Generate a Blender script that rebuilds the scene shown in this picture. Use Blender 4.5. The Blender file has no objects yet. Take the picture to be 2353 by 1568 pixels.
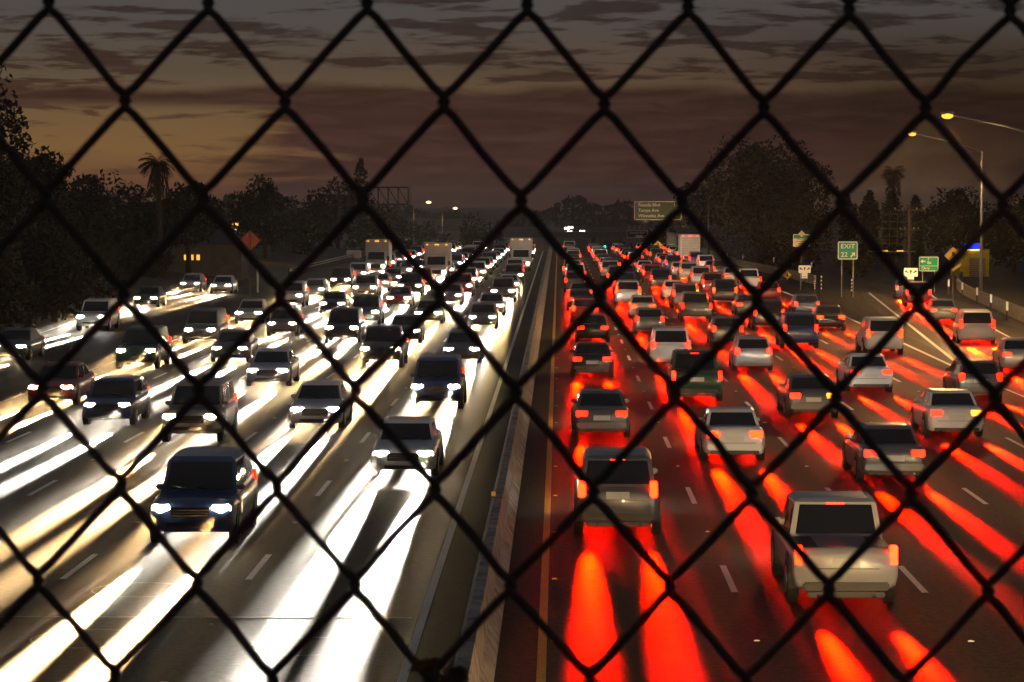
import bpy, bmesh, math, random
from mathutils import Vector, Matrix
import numpy as np
R = math.radians
scene = bpy.context.scene
col = scene.collection
random.seed(7)
HAZE = 0.00016

# ------------------------------------------------------------------ camera
CAMZ, F = 7.4, 6000.0                       # eye height; focal length in pixels of a 2353 px wide picture
PITCH, YAW = math.atan(318/6000), math.atan(107.5/6000)
cam_d = bpy.data.cameras.new('camera'); cam = bpy.data.objects.new('camera', cam_d); col.objects.link(cam)
cam.location = (0, 0, CAMZ); cam.rotation_euler = (R(90)-PITCH, 0, YAW)
cam_d.sensor_width = 36; cam_d.lens = F/2353*36
cam_d.clip_start = 0.05; cam_d.clip_end = 9000
cam_d.dof.use_dof = True; cam_d.dof.focus_distance = 90; cam_d.dof.aperture_fstop = 42
scene.camera = cam
CM = Matrix.Translation(cam.location) @ cam.rotation_euler.to_matrix().to_4x4()

def P(px, py, d):
    """world point seen at (px, py) of the 2353x1568 picture, at distance y = d"""
    r = CM.to_3x3() @ Vector(((px-1176.5)/F, (784-py)/F, -1))
    return Vector((0, 0, CAMZ)) + r*(d/r.y)

# ------------------------------------------------------------------ world
world = bpy.data.worlds.new('World'); scene.world = world; world.use_nodes = True
nt = world.node_tree; nt.nodes.clear()
def nd(t, **k):
    n = nt.nodes.new(t)
    for a, b in k.items(): setattr(n, a, b)
    return n
def lk(a, b): nt.links.new(a, b)
def math_(op, a, b=None, c=None):
    n = nt.nodes.new('ShaderNodeMath'); n.operation = op
    for i, v in enumerate((a, b, c)):
        if v is None: continue
        if isinstance(v, (int, float)): n.inputs[i].default_value = v
        else: nt.links.new(v, n.inputs[i])
    return n.outputs[0]
def sstep(v, lo, hi, a=0.0, b=1.0):
    n = nt.nodes.new('ShaderNodeMapRange'); n.interpolation_type = 'SMOOTHSTEP'
    nt.links.new(v, n.inputs['Value'])
    for k, x in (('From Min', lo), ('From Max', hi), ('To Min', a), ('To Max', b)): n.inputs[k].default_value = x
    return n.outputs[0]
def ramp_(v, stops):
    n = nt.nodes.new('ShaderNodeValToRGB'); nt.links.new(v, n.inputs[0])
    e = n.color_ramp.elements
    while len(e) < len(stops): e.new(0.5)
    for i, (p, c) in enumerate(stops): e[i].position = p; e[i].color = (*c, 1)
    return n.outputs[0]
def mixc(f, a, b):
    n = nt.nodes.new('ShaderNodeMix'); n.data_type = 'RGBA'
    if isinstance(f, float): n.inputs[0].default_value = f
    else: nt.links.new(f, n.inputs[0])
    for s, v in ((6, a), (7, b)):
        if isinstance(v, tuple): n.inputs[s].default_value = (*v, 1)
        else: nt.links.new(v, n.inputs[s])
    return n.outputs[2]
tc = nd('ShaderNodeTexCoord'); sep = nd('ShaderNodeSeparateXYZ'); lk(tc.outputs['Generated'], sep.inputs[0])
az = math_('ARCTAN2', sep.outputs[0], sep.outputs[1]); el = sep.outputs[2]
def noise(sx, sz, scale, detail=6, rough=.55, off=0.0):
    cb = nd('ShaderNodeCombineXYZ')
    lk(math_('MULTIPLY', az, sx), cb.inputs[0]); lk(math_('MULTIPLY', el, sz), cb.inputs[1]); cb.inputs[2].default_value = off
    n = nd('ShaderNodeTexNoise'); n.inputs['Scale'].default_value = scale; n.inputs['Detail'].default_value = detail
    n.inputs['Roughness'].default_value = rough; n.inputs['Distortion'].default_value = .4
    lk(cb.outputs[0], n.inputs['Vector']); return n.outputs['Fac']
n1 = noise(4, 34, 5.2, 7, .55, 1.3)
n2 = noise(12, 80, 4.0, 6, .6, 4.1)
n3 = noise(6, 22, 3.0, 5, .5, 8.7)
# clear dusk sky: grey overhead, amber afterglow low on the left
elv = math_('MULTIPLY', el, 10.0)
clear = ramp_(elv, [(0.0, (.14, .055, .025)), (.28, (.135, .078, .032)), (.50, (.080, .053, .036)), (.85, (.060, .064, .074)), (1.0, (.058, .066, .084))])
leftness = sstep(az, -.17, .02, 1.0, 0.0)
glow_low = ramp_(elv, [(0.0, (.15, .045, .022)), (.2, (.21, .115, .040)), (.36, (.15, .095, .043)), (.50, (.082, .064, .044)), (.75, (.062, .061, .064)), (1.0, (.058, .065, .080))])
clear = mixc(leftness, clear, glow_low)
# the big cloud bank filling the lower sky except at the far left
bank_top = math_('ADD', el, math_('MULTIPLY', math_('SUBTRACT', n3, .5), .012))
bank = sstep(bank_top, .0405, .0455, 1.0, 0.0)
gap = math_('MULTIPLY', sstep(math_('ADD', az, math_('MULTIPLY', math_('SUBTRACT', n1, .5), .16)), -.135, -.095, 1.0, 0.0), sstep(el, .034, .040, 1.0, 0.0))
bank = math_('MULTIPLY', bank, math_('SUBTRACT', 1.0, math_('MULTIPLY', gap, .93)))
wisps = sstep(math_('ADD', n1, math_('MULTIPLY', math_('SUBTRACT', n2, .5), .55)), .475, .60)
wisps = math_('MULTIPLY', wisps, sstep(el, .02, .045, .55, .92))
cloudf = math_('MAXIMUM', bank, wisps)
cloudc = ramp_(elv, [(0.0, (.060, .024, .018)), (.25, (.042, .019, .0165)), (.42, (.034, .0165, .0145)), (.55, (.020, .0125, .0125)), (1.0, (.019, .015, .018))])
thin = sstep(n2, .35, .75, .72, 1.35)
vm = nd('ShaderNodeVectorMath', operation='SCALE'); lk(cloudc, vm.inputs[0]); lk(thin, vm.inputs['Scale'])
skyc = mixc(cloudf, clear, vm.outputs[0])
rightdark = sstep(az, .02, .17, 1.0, .42)
vm2 = nd('ShaderNodeVectorMath', operation='SCALE'); lk(skyc, vm2.inputs[0]); lk(math_('MAXIMUM', rightdark, sstep(el, .03, .08, 0.0, .95)), vm2.inputs['Scale'])
bg = nd('ShaderNodeBackground'); lk(vm2.outputs[0], bg.inputs[0]); bg.inputs[1].default_value = 1.0
sky = nd('ShaderNodeTexSky', sky_type='NISHITA', sun_disc=False); sky.sun_elevation = R(-1.5); sky.sun_rotation = R(-14)
bg2 = nd('ShaderNodeBackground'); lk(sky.outputs[0], bg2.inputs[0]); bg2.inputs[1].default_value = .01
ad = nd('ShaderNodeAddShader'); lk(bg.outputs[0], ad.inputs[0]); lk(bg2.outputs[0], ad.inputs[1])
wo = nd('ShaderNodeOutputWorld'); lk(ad.outputs[0], wo.inputs[0])
# last of the dusk light, from low on the left horizon
sd = bpy.data.lights.new('sun', 'SUN'); sd.energy = .012; sd.angle = R(10); sd.color = (1, .7, .45)
so = bpy.data.objects.new('sun', sd); col.objects.link(so); so.rotation_euler = (R(-86), 0, R(14))
scene.view_settings.view_transform = 'Standard'; scene.view_settings.look = 'None'
scene.view_settings.exposure = 0; scene.view_settings.gamma = 1

# ------------------------------------------------------------------ materials
def mat(name, colr, rough=.6, metal=0, noise_amt=0, nscale=5, emis=None, estr=0, coat=0, bump=0, alpha=None, spec=None):
    m = bpy.data.materials.new(name); m.use_nodes = True
    t = m.node_tree; b = t.nodes['Principled BSDF']
    b.inputs['Base Color'].default_value = (*colr, 1); b.inputs['Roughness'].default_value = rough
    b.inputs['Metallic'].default_value = metal; b.inputs['Coat Weight'].default_value = coat
    if spec is not None: b.inputs['Specular IOR Level'].default_value = spec
    if noise_amt or bump:
        tcn = t.nodes.new('ShaderNodeTexCoord'); n = t.nodes.new('ShaderNodeTexNoise')
        n.inputs['Scale'].default_value = nscale; n.inputs['Detail'].default_value = 6
        t.links.new(tcn.outputs['Object'], n.inputs['Vector'])
        if noise_amt:
            cr = t.nodes.new('ShaderNodeValToRGB'); t.links.new(n.outputs['Fac'], cr.inputs[0])
            cr.color_ramp.elements[0].position = .3; cr.color_ramp.elements[1].position = .7
            cr.color_ramp.elements[0].color = (*[c*(1-noise_amt) for c in colr], 1)
            cr.color_ramp.elements[1].color = (*[min(1, c*(1+noise_amt)) for c in colr], 1)
            t.links.new(cr.outputs[0], b.inputs['Base Color'])
        if bump:
            bp = t.nodes.new('ShaderNodeBump'); bp.inputs['Strength'].default_value = bump; bp.inputs['Distance'].default_value = .02
            t.links.new(n.outputs['Fac'], bp.inputs['Height']); t.links.new(bp.outputs[0], b.inputs['Normal'])
    if emis:
        b.inputs['Emission Color'].default_value = (*emis, 1); b.inputs['Emission Strength'].default_value = estr
    return m

def asphalt_mat(name, c0, c1, rough0, rough1, tracks=None):
    m = bpy.data.materials.new(name); m.use_nodes = True; t = m.node_tree; b = t.nodes['Principled BSDF']
    N = t.nodes.new; L = t.links.new
    tcn = N('ShaderNodeTexCoord')
    big = N('ShaderNodeTexNoise'); big.inputs['Scale'].default_value = .35; big.inputs['Detail'].default_value = 8; big.inputs['Roughness'].default_value = .65
    mp = N('ShaderNodeMapping'); mp.inputs['Scale'].default_value = (1.6, .12, 1); L(tcn.outputs['Object'], mp.inputs[0]); L(mp.outputs[0], big.inputs['Vector'])
    fine = N('ShaderNodeTexNoise'); fine.inputs['Scale'].default_value = 38; fine.inputs['Detail'].default_value = 5; fine.inputs['Roughness'].default_value = .75
    L(tcn.outputs['Object'], fine.inputs['Vector'])
    speck = N('ShaderNodeTexVoronoi'); speck.inputs['Scale'].default_value = 9; L(tcn.outputs['Object'], speck.inputs['Vector'])
    cr = N('ShaderNodeValToRGB'); L(big.outputs['Fac'], cr.inputs[0]); e = cr.color_ramp.elements
    e[0].position = .3; e[1].position = .72; e[0].color = (*c0, 1); e[1].color = (*c1, 1)
    cf = N('ShaderNodeMapRange'); L(fine.outputs['Fac'], cf.inputs[0]); cf.inputs[1].default_value = .3; cf.inputs[2].default_value = .7; cf.inputs[3].default_value = .55; cf.inputs[4].default_value = 1.5
    mul = N('ShaderNodeVectorMath'); mul.operation = 'SCALE'; L(cr.outputs[0], mul.inputs[0]); L(cf.outputs[0], mul.inputs['Scale'])
    spx = N('ShaderNodeSeparateXYZ'); L(tcn.outputs['Object'], spx.inputs[0])
    wob = N('ShaderNodeTexNoise'); wob.inputs['Scale'].default_value = .25; wob.inputs['Detail'].default_value = 3; L(tcn.outputs['Object'], wob.inputs['Vector'])
    ax = N('ShaderNodeMath'); ax.operation = 'MULTIPLY_ADD'; L(wob.outputs['Fac'], ax.inputs[0]); ax.inputs[1].default_value = .5; L(spx.outputs[0], ax.inputs[2])
    def stripe(off, half, k):
        a1 = N('ShaderNodeMath'); a1.operation = 'ADD'; L(ax.outputs[0], a1.inputs[0]); a1.inputs[1].default_value = off
        p1 = N('ShaderNodeMath'); p1.operation = 'PINGPONG'; L(a1.outputs[0], p1.inputs[0]); p1.inputs[1].default_value = half
        m1 = N('ShaderNodeMapRange'); m1.interpolation_type = 'SMOOTHSTEP'; L(p1.outputs[0], m1.inputs[0]); m1.inputs[1].default_value = 0; m1.inputs[2].default_value = half*.55; m1.inputs[3].default_value = k; m1.inputs[4].default_value = 1
        return m1.outputs[0]
    oil = stripe(-1.55-.25, 1.81, .55); tyre = stripe(-.70-.25, .905, .82)
    mid = N('ShaderNodeTexNoise'); mid.inputs['Scale'].default_value = 7; mid.inputs['Detail'].default_value = 6; mid.inputs['Roughness'].default_value = .8; L(tcn.outputs['Object'], mid.inputs['Vector'])
    mm = N('ShaderNodeMapRange'); L(mid.outputs['Fac'], mm.inputs[0]); mm.inputs[1].default_value = .35; mm.inputs[2].default_value = .65; mm.inputs[3].default_value = .5; mm.inputs[4].default_value = 1.5
    t1 = N('ShaderNodeMath'); t1.operation = 'MULTIPLY'; L(oil, t1.inputs[0]); L(tyre, t1.inputs[1])
    t2 = N('ShaderNodeMath'); t2.operation = 'MULTIPLY'; L(t1.outputs[0], t2.inputs[0]); L(mm.outputs[0], t2.inputs[1])
    mul0 = mul; mul = N('ShaderNodeVectorMath'); mul.operation = 'SCALE'; L(mul0.outputs[0], mul.inputs[0]); L(t2.outputs[0], mul.inputs['Scale'])
    # transverse tining of old concrete / patched seams every few metres
    sp = N('ShaderNodeSeparateXYZ'); L(tcn.outputs['Object'], sp.inputs[0])
    md = N('ShaderNodeMath'); md.operation = 'PINGPONG'; md.inputs[1].default_value = 2.3; L(sp.outputs[1], md.inputs[0])
    ls = N('ShaderNodeMath'); ls.operation = 'LESS_THAN'; ls.inputs[1].default_value = .025; L(md.outputs[0], ls.inputs[0])
    mx = N('ShaderNodeMix'); mx.data_type = 'RGBA'; L(mul.outputs[0], mx.inputs[6]); mx.inputs[7].default_value = (.02, .018, .016, 1)
    f2 = N('ShaderNodeMath'); f2.operation = 'MULTIPLY'; f2.inputs[1].default_value = .5; L(ls.outputs[0], f2.inputs[0]); L(f2.outputs[0], mx.inputs[0])
    L(mx.outputs[2], b.inputs['Base Color'])
    rr = N('ShaderNodeMapRange'); L(big.outputs['Fac'], rr.inputs[0]); rr.inputs[1].default_value = .3; rr.inputs[2].default_value = .7
    rr.inputs[3].default_value = rough0; rr.inputs[4].default_value = rough1; L(rr.outputs[0], b.inputs['Roughness'])
    b.inputs['Specular IOR Level'].default_value = .10
    bp = N('ShaderNodeBump'); bp.inputs['Strength'].default_value = .45; bp.inputs['Distance'].default_value = .012
    L(fine.outputs['Fac'], bp.inputs['Height']); L(bp.outputs[0], b.inputs['Normal'])
    return m

M = {}
M['asphalt'] = asphalt_mat('asphalt', (.045, .036, .027), (.085, .069, .052), .62, .85)
M['ramp'] = asphalt_mat('ramp_asphalt', (.045, .038, .03), (.075, .063, .05), .5, .7)
M['dirt'] = mat('dirt', (.045, .034, .02), .95, noise_amt=.5, nscale=.8, bump=.5)
M['paint_w'] = mat('road_paint_white', (.62, .60, .55), .6, noise_amt=.22, nscale=14)
M['paint_y'] = mat('road_paint_yellow', (.60, .34, .03), .6, noise_amt=.25, nscale=14)
M['concrete'] = mat('concrete', (.34, .29, .25), .85, noise_amt=.5, nscale=2.6, bump=.5)
M['concrete2'] = mat('concrete_old', (.27, .22, .15), .85, noise_amt=.4, nscale=2.5, bump=.3)
M['wire'] = mat('weathered_wire', (.055, .036, .028), .75, metal=.1, noise_amt=.4, nscale=60)
M['galv'] = mat('galvanised_steel', (.38, .36, .33), .45, metal=.7, noise_amt=.2, nscale=8)
M['darksteel'] = mat('dark_steel', (.07, .06, .055), .6, metal=.5)
M['wood'] = mat('pole_wood', (.14, .09, .055), .85, noise_amt=.4, nscale=4)
M['rubber'] = mat('rubber', (.02, .02, .02), .8)
M['rim'] = mat('wheel_rim', (.45, .45, .46), .3, metal=.9)
M['glass'] = mat('car_glass', (.012, .013, .015), .06, spec=.8)
M['trim'] = mat('black_trim', (.02, .02, .02), .5)
M['plate'] = mat('plate', (.6, .6, .58), .5)
M['chrome'] = mat('chrome', (.6, .6, .6), .2, metal=1)
M['box'] = mat('cargo_box', (.55, .54, .52), .5, noise_amt=.1, nscale=1)
M['head'] = mat('headlight_lit', (.9, .9, .9), .2, emis=(1, .80, .50), estr=130)
M['headc'] = mat('headlight_lit_cool', (.9, .9, .9), .2, emis=(1, .93, .84), estr=130)
M['head_off'] = mat('headlight_lens', (.5, .5, .5), .15)
M['tail'] = mat('tail_light_lit', (.4, .0, .0), .3, emis=(1, .006, .0), estr=9)
M['tailhot'] = mat('brake_light_lit', (.4, .0, .0), .3, emis=(1, .012, .0), estr=16)
M['amber'] = mat('amber_light_lit', (.5, .2, .0), .3, emis=(1, .36, .02), estr=5)
M['sg_green'] = mat('sign_green', (.0, .36, .12), .5, noise_amt=.06, nscale=3)
M['sg_dull'] = mat('sign_green_dull', (.05, .07, .03), .6, noise_amt=.2, nscale=2)
M['sg_white'] = mat('sign_white', (.82, .80, .74), .5)
M['sg_peach'] = mat('sign_cream', (.78, .62, .42), .5)
M['sg_yellow'] = mat('sign_yellow', (.80, .46, .02), .5)
M['sg_black'] = mat('sign_black', (.01, .01, .01), .6)
M['sg_red'] = mat('sign_red', (.55, .01, .01), .5)
M['sg_orange'] = mat('sign_back_red', (.50, .10, .06), .6, noise_amt=.12, nscale=3)
M['refl'] = mat('white_reflector', (.85, .83, .78), .4)
M['sodium'] = mat('sodium_lamp', (1, .6, .2), .4, emis=(1, .44, .03), estr=2.0)
M['farlamp'] = mat('pale_lamp', (1, .8, .5), .4, emis=(1, .62, .16), estr=6)
M['farwhite'] = mat('distant_white_lamp', (1, .9, .8), .4, emis=(1, .85, .68), estr=9)
M['greenlamp'] = mat('green_lamp', (.0, .6, .4), .4, emis=(.0, .75, .42), estr=5)
M['bluelamp'] = mat('blue_lamp', (.0, .1, 1), .4, emis=(.01, .03, 1), estr=1.6)
M['warmwin'] = mat('lit_window', (.8, .6, .2), .5, emis=(1, .42, .05), estr=1.6)
M['ywall'] = mat('yellow_wall', (.55, .42, .04), .8, noise_amt=.15, nscale=2)
M['wallgrey'] = mat('grey_wall', (.16, .15, .13), .85, noise_amt=.2, nscale=1)
M['shutter'] = mat('roller_shutter', (.30, .25, .17), .7, noise_amt=.1, nscale=8)
M['bark'] = mat('bark', (.05, .035, .022), .9, noise_amt=.4, nscale=6, bump=.4)
M['dry'] = mat('dry_leaf', (.09, .05, .025), .9, noise_amt=.5, nscale=30)
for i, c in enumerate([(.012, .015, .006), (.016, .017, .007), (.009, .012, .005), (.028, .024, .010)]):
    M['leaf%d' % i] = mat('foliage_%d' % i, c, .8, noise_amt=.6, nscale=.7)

# ------------------------------------------------------------------ mesh helpers
class MB:
    def __init__(s): s.v = []; s.f = []; s.m = []; s.mats = []; s.sm = []
    def mi(s, m):
        if m not in s.mats: s.mats.append(m)
        return s.mats.index(m)
    def add(s, vs, fs, m, smooth=False):
        o = len(s.v); s.v += [tuple(v) for v in vs]
        k = s.mi(m)
        for f in fs: s.f.append(tuple(i+o for i in f)); s.m.append(k); s.sm.append(smooth)
    def box(s, x0, x1, y0, y1, z0, z1, m, bev=0):
        if bev <= 0:
            vs = [(x, y, z) for x in (x0, x1) for y in (y0, y1) for z in (z0, z1)]
            s.add(vs, [(0, 1, 3, 2), (4, 6, 7, 5), (0, 4, 5, 1), (2, 3, 7, 6), (0, 2, 6, 4), (1, 5, 7, 3)], m)
        else:
            bm = bmesh.new(); bmesh.ops.create_cube(bm, size=1)
            for v in bm.verts: v.co = Vector(((x0+x1)/2+v.co.x*(x1-x0), (y0+y1)/2+v.co.y*(y1-y0), (z0+z1)/2+v.co.z*(z1-z0)))
            bmesh.ops.bevel(bm, geom=bm.edges[:], offset=bev, segments=2, affect='EDGES')
            bm.verts.index_update()
            s.add([v.co for v in bm.verts], [[v.index for v in f.verts] for f in bm.faces], m); bm.free()
    def tube(s, pts, r, m, n=8, cap=True, smooth=True):
        pts = [Vector(p) for p in pts]; rs = r if isinstance(r, (list, tuple)) else [r]*len(pts)
        vs = []; up = Vector((0, 0, 1))
        prev = None
        for i, p in enumerate(pts):
            t = (pts[min(i+1, len(pts)-1)]-pts[max(i-1, 0)]).normalized()
            if prev is None:
                a = t.cross(up if abs(t.z) < .95 else Vector((0, 1, 0))).normalized()
            else: a = (prev - t*prev.dot(t)).normalized()
            prev = a; b = t.cross(a)
            for k in range(n):
                an = 2*math.pi*k/n; vs.append(p + (a*math.cos(an)+b*math.sin(an))*rs[i])
        fs = [(i*n+k, i*n+(k+1) % n, (i+1)*n+(k+1) % n, (i+1)*n+k) for i in range(len(pts)-1) for k in range(n)]
        if cap: fs += [tuple(range(n-1, -1, -1)), tuple((len(pts)-1)*n+k for k in range(n))]
        s.add(vs, fs, m, smooth)
    def disc(s, c, r, m, axis='x', thick=.02, n=16):
        c = Vector(c); ax = {'x': Vector((1, 0, 0)), 'y': Vector((0, 1, 0)), 'z': Vector((0, 0, 1))}[axis]
        s.tube([c-ax*thick/2, c+ax*thick/2], r, m, n, True, False)
    def build(s, name, parent=None, loc=None):
        me = bpy.data.meshes.new(name); me.from_pydata(s.v, [], s.f)
        for m in s.mats: me.materials.append(m)
        me.polygons.foreach_set('material_index', s.m); me.polygons.foreach_set('use_smooth', s.sm)
        me.update(); o = bpy.data.objects.new(name, me); col.objects.link(o)
        if parent: o.parent = parent
        if loc: o.location = loc
        return o
def fixn(o):
    bm = bmesh.new(); bm.from_mesh(o.data); bmesh.ops.recalc_face_normals(bm, faces=bm.faces); bm.to_mesh(o.data); bm.free(); return o
def tag(o, label=None, cat=None, group=None, kind=None):
    for k, v in (('label', label), ('category', cat), ('group', group), ('kind', kind)):
        if v: o[k] = v
    return o
def empty(name, loc, rz=0):
    o = bpy.data.objects.new(name, None); o.empty_display_size = .3; o.location = loc; o.rotation_euler = (0, 0, rz); col.objects.link(o); return o
def struct(mb, name, kind='structure'):
    o = mb.build(name); o['kind'] = kind; return o
KIDS = {}
def copy_tree(o, parent=None, skip=()):
    c = o.copy(); col.objects.link(c); c.parent = parent
    for ch in o.children:
        if ch.name.split('.')[0] in skip: continue
        copy_tree(ch, c, skip)
    return c
def text_mesh(s, size, m, parent, loc, name='lettering', spacing=1.0, rot=(R(90), 0, 0), align='CENTER', bold=.0, ext=.004, sx=1):
    cu = bpy.data.curves.new(name, 'FONT'); cu.body = s; cu.size = size; cu.align_x = align; cu.align_y = 'CENTER'
    cu.space_character = spacing; cu.extrude = ext; cu.offset = bold
    t = bpy.data.objects.new(name, cu); col.objects.link(t)
    bpy.context.view_layer.update()
    me = bpy.data.meshes.new_from_object(t.evaluated_get(bpy.context.evaluated_depsgraph_get()))
    bpy.data.objects.remove(t); me.materials.clear(); me.materials.append(m)
    o = bpy.data.objects.new(name, me); col.objects.link(o); o.parent = parent; o.location = loc; o.rotation_euler = rot; o.scale = (sx, 1, 1)
    return o

# ------------------------------------------------------------------ road, ground
def zroad(y):
    """crest near 390 m, a dip behind it, then a long rise"""
    def ss(a, b, t): t = min(1, max(0, (t-a)/(b-a))); return t*t*(3-2*t)
    return -15*ss(385, 720, y) + 7*ss(800, 1500, y)
YS = [-30, 0, 20, 40, 60, 80, 100, 120, 140, 160, 180, 200, 230, 260, 300, 340, 380] + list(range(395, 800, 15)) + list(range(800, 1700, 50)) + [2200, 3000, 5000]
def strip(mb, xf0, xf1, ys, dz, m, curve=True):
    vs = []; fs = []
    for y in ys:
        vs += [(xf0(y) if callable(xf0) else xf0, y, zroad(y)+dz), (xf1(y) if callable(xf1) else xf1, y, zroad(y)+dz)]
    for i in range(len(ys)-1): fs.append((2*i, 2*i+1, 2*i+3, 2*i+2))
    mb.add(vs, fs, m)
g = MB(); GX = [-3000, -400, -120, -60, -38, -30, -22.6, 0, 22.2, 34, 45, 70, 140, 400, 3000]
def gz(x, y):
    z = zroad(y)-.03
    if x < -33: z += min(6, (-33-x)*.18)
    if x > 36: z -= 0
    return z
vs = [(x, y, gz(x, y)) for y in YS for x in GX]; nx = len(GX)
g.add(vs, [(j*nx+i, j*nx+i+1, (j+1)*nx+i+1, (j+1)*nx+i) for j in range(len(YS)-1) for i in range(nx-1)], M['dirt'], True)
struct(g, 'ground')
RY = [y for y in YS if y <= 1650]
mb = MB(); strip(mb, -22.6, 22.2, RY, 0, M['asphalt']); struct(mb, 'road')
rx = lambda y: 20.0 + max(0, y-112)*.075 + max(0, y-200)**2*.0012      # exit ramp centre
lx = lambda y: -25.4 - max(0, y-115)*.056
mb = MB(); ry = [104, 112, 120, 130, 145, 160, 180, 200, 220, 240, 260]
strip(mb, lambda y: max(19.0, rx(y)-3.2), lambda y: rx(y)+4.6, ry, .004, M['ramp']); struct(mb, 'exit_ramp')
mb = MB(); strip(mb, lambda y: lx(y)-3.0, lambda y: min(-21.8, lx(y)+5), [60, 90, 115, 140, 170, 200, 240, 280], .004, M['ramp']); struct(mb, 'entrance_ramp')
# markings
PER = 14.63; D0 = 51.2
mk = MB(); Z1 = .009
def dash(x, y0, y1, w=.12, m='paint_w'):
    ys = [y0, (y0+y1)/2, y1]; strip(mk, x-w/2, x+w/2, ys, Z1, M[m])
RL = [3.35, 6.96, 10.5, 14.1]; LL = [-6.09, -9.75, -13.4, -17.05]
for i, x in enumerate(RL+LL):
    ph = D0 if x > 0 else D0+1.5
    for k in range(-1, 30):
        y = ph + k*PER
        if y > 395: break
        dash(x, y-1.83, y+1.83, .13)
def line(xf, y0, y1, w, m, n=30):
    ys = [y0+(y1-y0)*i/n for i in range(n+1)]
    f = xf if callable(xf) else (lambda y: xf)
    strip(mk, lambda y: f(y)-w/2, lambda y: f(y)+w/2, ys, Z1, M[m])
line(-.27, 10, 420, .15, 'paint_y'); line(-2.42, 10, 420, .15, 'paint_w')
line(-20.7, 10, 420, .15, 'paint_w')
line(lambda y: 17.75+min(1, max(0, (y-112)/60))*.9, 112, 400, .2, 'paint_w')
line(17.75, 10, 112, .12, 'paint_w')
line(lambda y: max(17.75, 17.75+(y-112)*.075), 112, 215, .2, 'paint_w')
line(lambda y: rx(y)+2.4, 104, 235, .15, 'paint_w')
line(21.6, 10, 104, .15, 'paint_w')
line(lambda y: lx(y)-2.2, 60, 260, .12, 'paint_w')
struct(mk, 'lane_markings')
# saw-cut detector loops
mk = MB()
for cx, cy, r in ((-8.0, 43.9, .95), (-4.25, 43.2, .9), (-8.0, 49.5, .92)):
    n = 40; a = [(cx+(r+s)*math.cos(2*math.pi*k/n), cy+(r+s)*1.0*math.sin(2*math.pi*k/n), Z1-.003) for k in range(n) for s in (-.018, .018)]
    mk.add(a, [(2*k, 2*k+1, (2*k+3) % (2*n), (2*k+2) % (2*n)) for k in range(n)], M['concrete'])
mk.box(-12, -2.6, 46.2, 46.24, .002, .006, M['concrete'])
struct(mk, 'road_detector_loops')

# raised markers
def marker(m):
    b = MB(); bm = bmesh.new(); bmesh.ops.create_uvsphere(bm, u_segments=12, v_segments=6, radius=1); bm.verts.index_update()
    b.add([(v.co.x*.055, v.co.y*.055, max(0, v.co.z)*.022) for v in bm.verts], [[v.index for v in f.verts] for f in bm.faces], m, True); bm.free()
    b.box(-.05, .05, -.062, -.05, .001, .017, m)
    return b
mw = marker(M['refl']).build('raised_marker'); my = marker(M['sg_yellow']).build('raised_marker')
ORD = ['nearest', 'second', 'third', 'fourth', 'fifth', 'sixth', 'seventh', 'eighth', 'ninth', 'tenth', 'eleventh', 'twelfth', 'thirteenth', 'fourteenth', 'fifteenth', 'sixteenth', 'seventeenth', 'eighteenth', 'nineteenth', 'twentieth'] + ['%dth' % k for k in range(21, 60)]
lname = {3.35: 'first dashed line right of the barrier', 6.96: 'second dashed line right of the barrier', 10.5: 'third dashed line right of the barrier', 14.1: 'fourth dashed line right of the barrier',
         -6.09: 'first dashed line left of the barrier', -9.75: 'second dashed line left of the barrier', -13.4: 'third dashed line left of the barrier', -17.05: 'fourth dashed line left of the barrier'}
used = set()
def place_marker(src, x, y, lab, grp):
    o = src if src.name not in used else src.copy()
    if src.name not in used: used.add(src.name)
    else: col.objects.link(o)
    o.location = (x, y, .004); tag(o, lab, 'road marker', grp)
for x in RL+LL:
    ph = (D0 if x > 0 else D0+1.5) - PER/2
    n = 0
    for k in range(0, 16):
        y = ph+k*PER
        if y > (240 if x > 0 else 120): break
        place_marker(mw, x, y, '%s white raised dot on the %s' % (ORD[n], lname[x]), 'white raised dots along the lane lines'); n += 1
for k in range(14):
    place_marker(my, -.08, 36.5+k*7.3, '%s yellow raised dot beside the solid yellow line' % ORD[k], 'yellow raised dots along the yellow line')

# median barrier
def profile_wall(name, prof, ys, xf, m, zf=zroad):
    b = MB(); n = len(prof); vs = []
    for y in ys:
        for (px, pz) in prof: vs.append((xf(y)+px, y, zf(y)+pz))
    fs = [(i*n+k, i*n+k+1, (i+1)*n+k+1, (i+1)*n+k) for i in range(len(ys)-1) for k in range(n-1)]
    fs += [tuple(range(n)), tuple((len(ys)-1)*n+k for k in range(n-1, -1, -1))]
    b.add(vs, fs, m); return fixn(b.build(name))
ysb = [5+i*6.1 for i in range(63)]+[395, 410, 425, 440, 480, 560, 720]
o = profile_wall('median_barrier', [(-.33, 0), (-.33, .08), (-.16, .34), (-.09, .90), (.09, .90), (.16, .34), (.33, .08), (.33, 0)], ysb, lambda y: -1.33, M['concrete'])
tag(o, 'long pale concrete median barrier beside the solid yellow line', 'barrier')
b = MB(); b.box(-.05, .05, -.02, .02, 0, .12, M['sg_yellow']); b.box(-.06, .06, -.03, .03, -.01, .012, M['trim'])
o = b.build('barrier_reflector', loc=(-1.44, 57.5, .90)); tag(o, 'small amber reflector on the left edge of the median barrier top', 'reflector')

# ------------------------------------------------------------------ vehicles
PAINT = {'white': (.70, .70, .68), 'silver': (.42, .43, .44), 'grey': (.12, .125, .13), 'black': (.012, .012, .014), 'red': (.30, .012, .012), 'blue': (.02, .05, .16), 'beige': (.38, .32, .24), 'green': (.02, .07, .045)}
for k, c in PAINT.items(): M['car_'+k] = mat('car_paint_'+k, c, .32, metal=.25 if k in ('silver', 'grey', 'beige') else 0, coat=.6)

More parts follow.
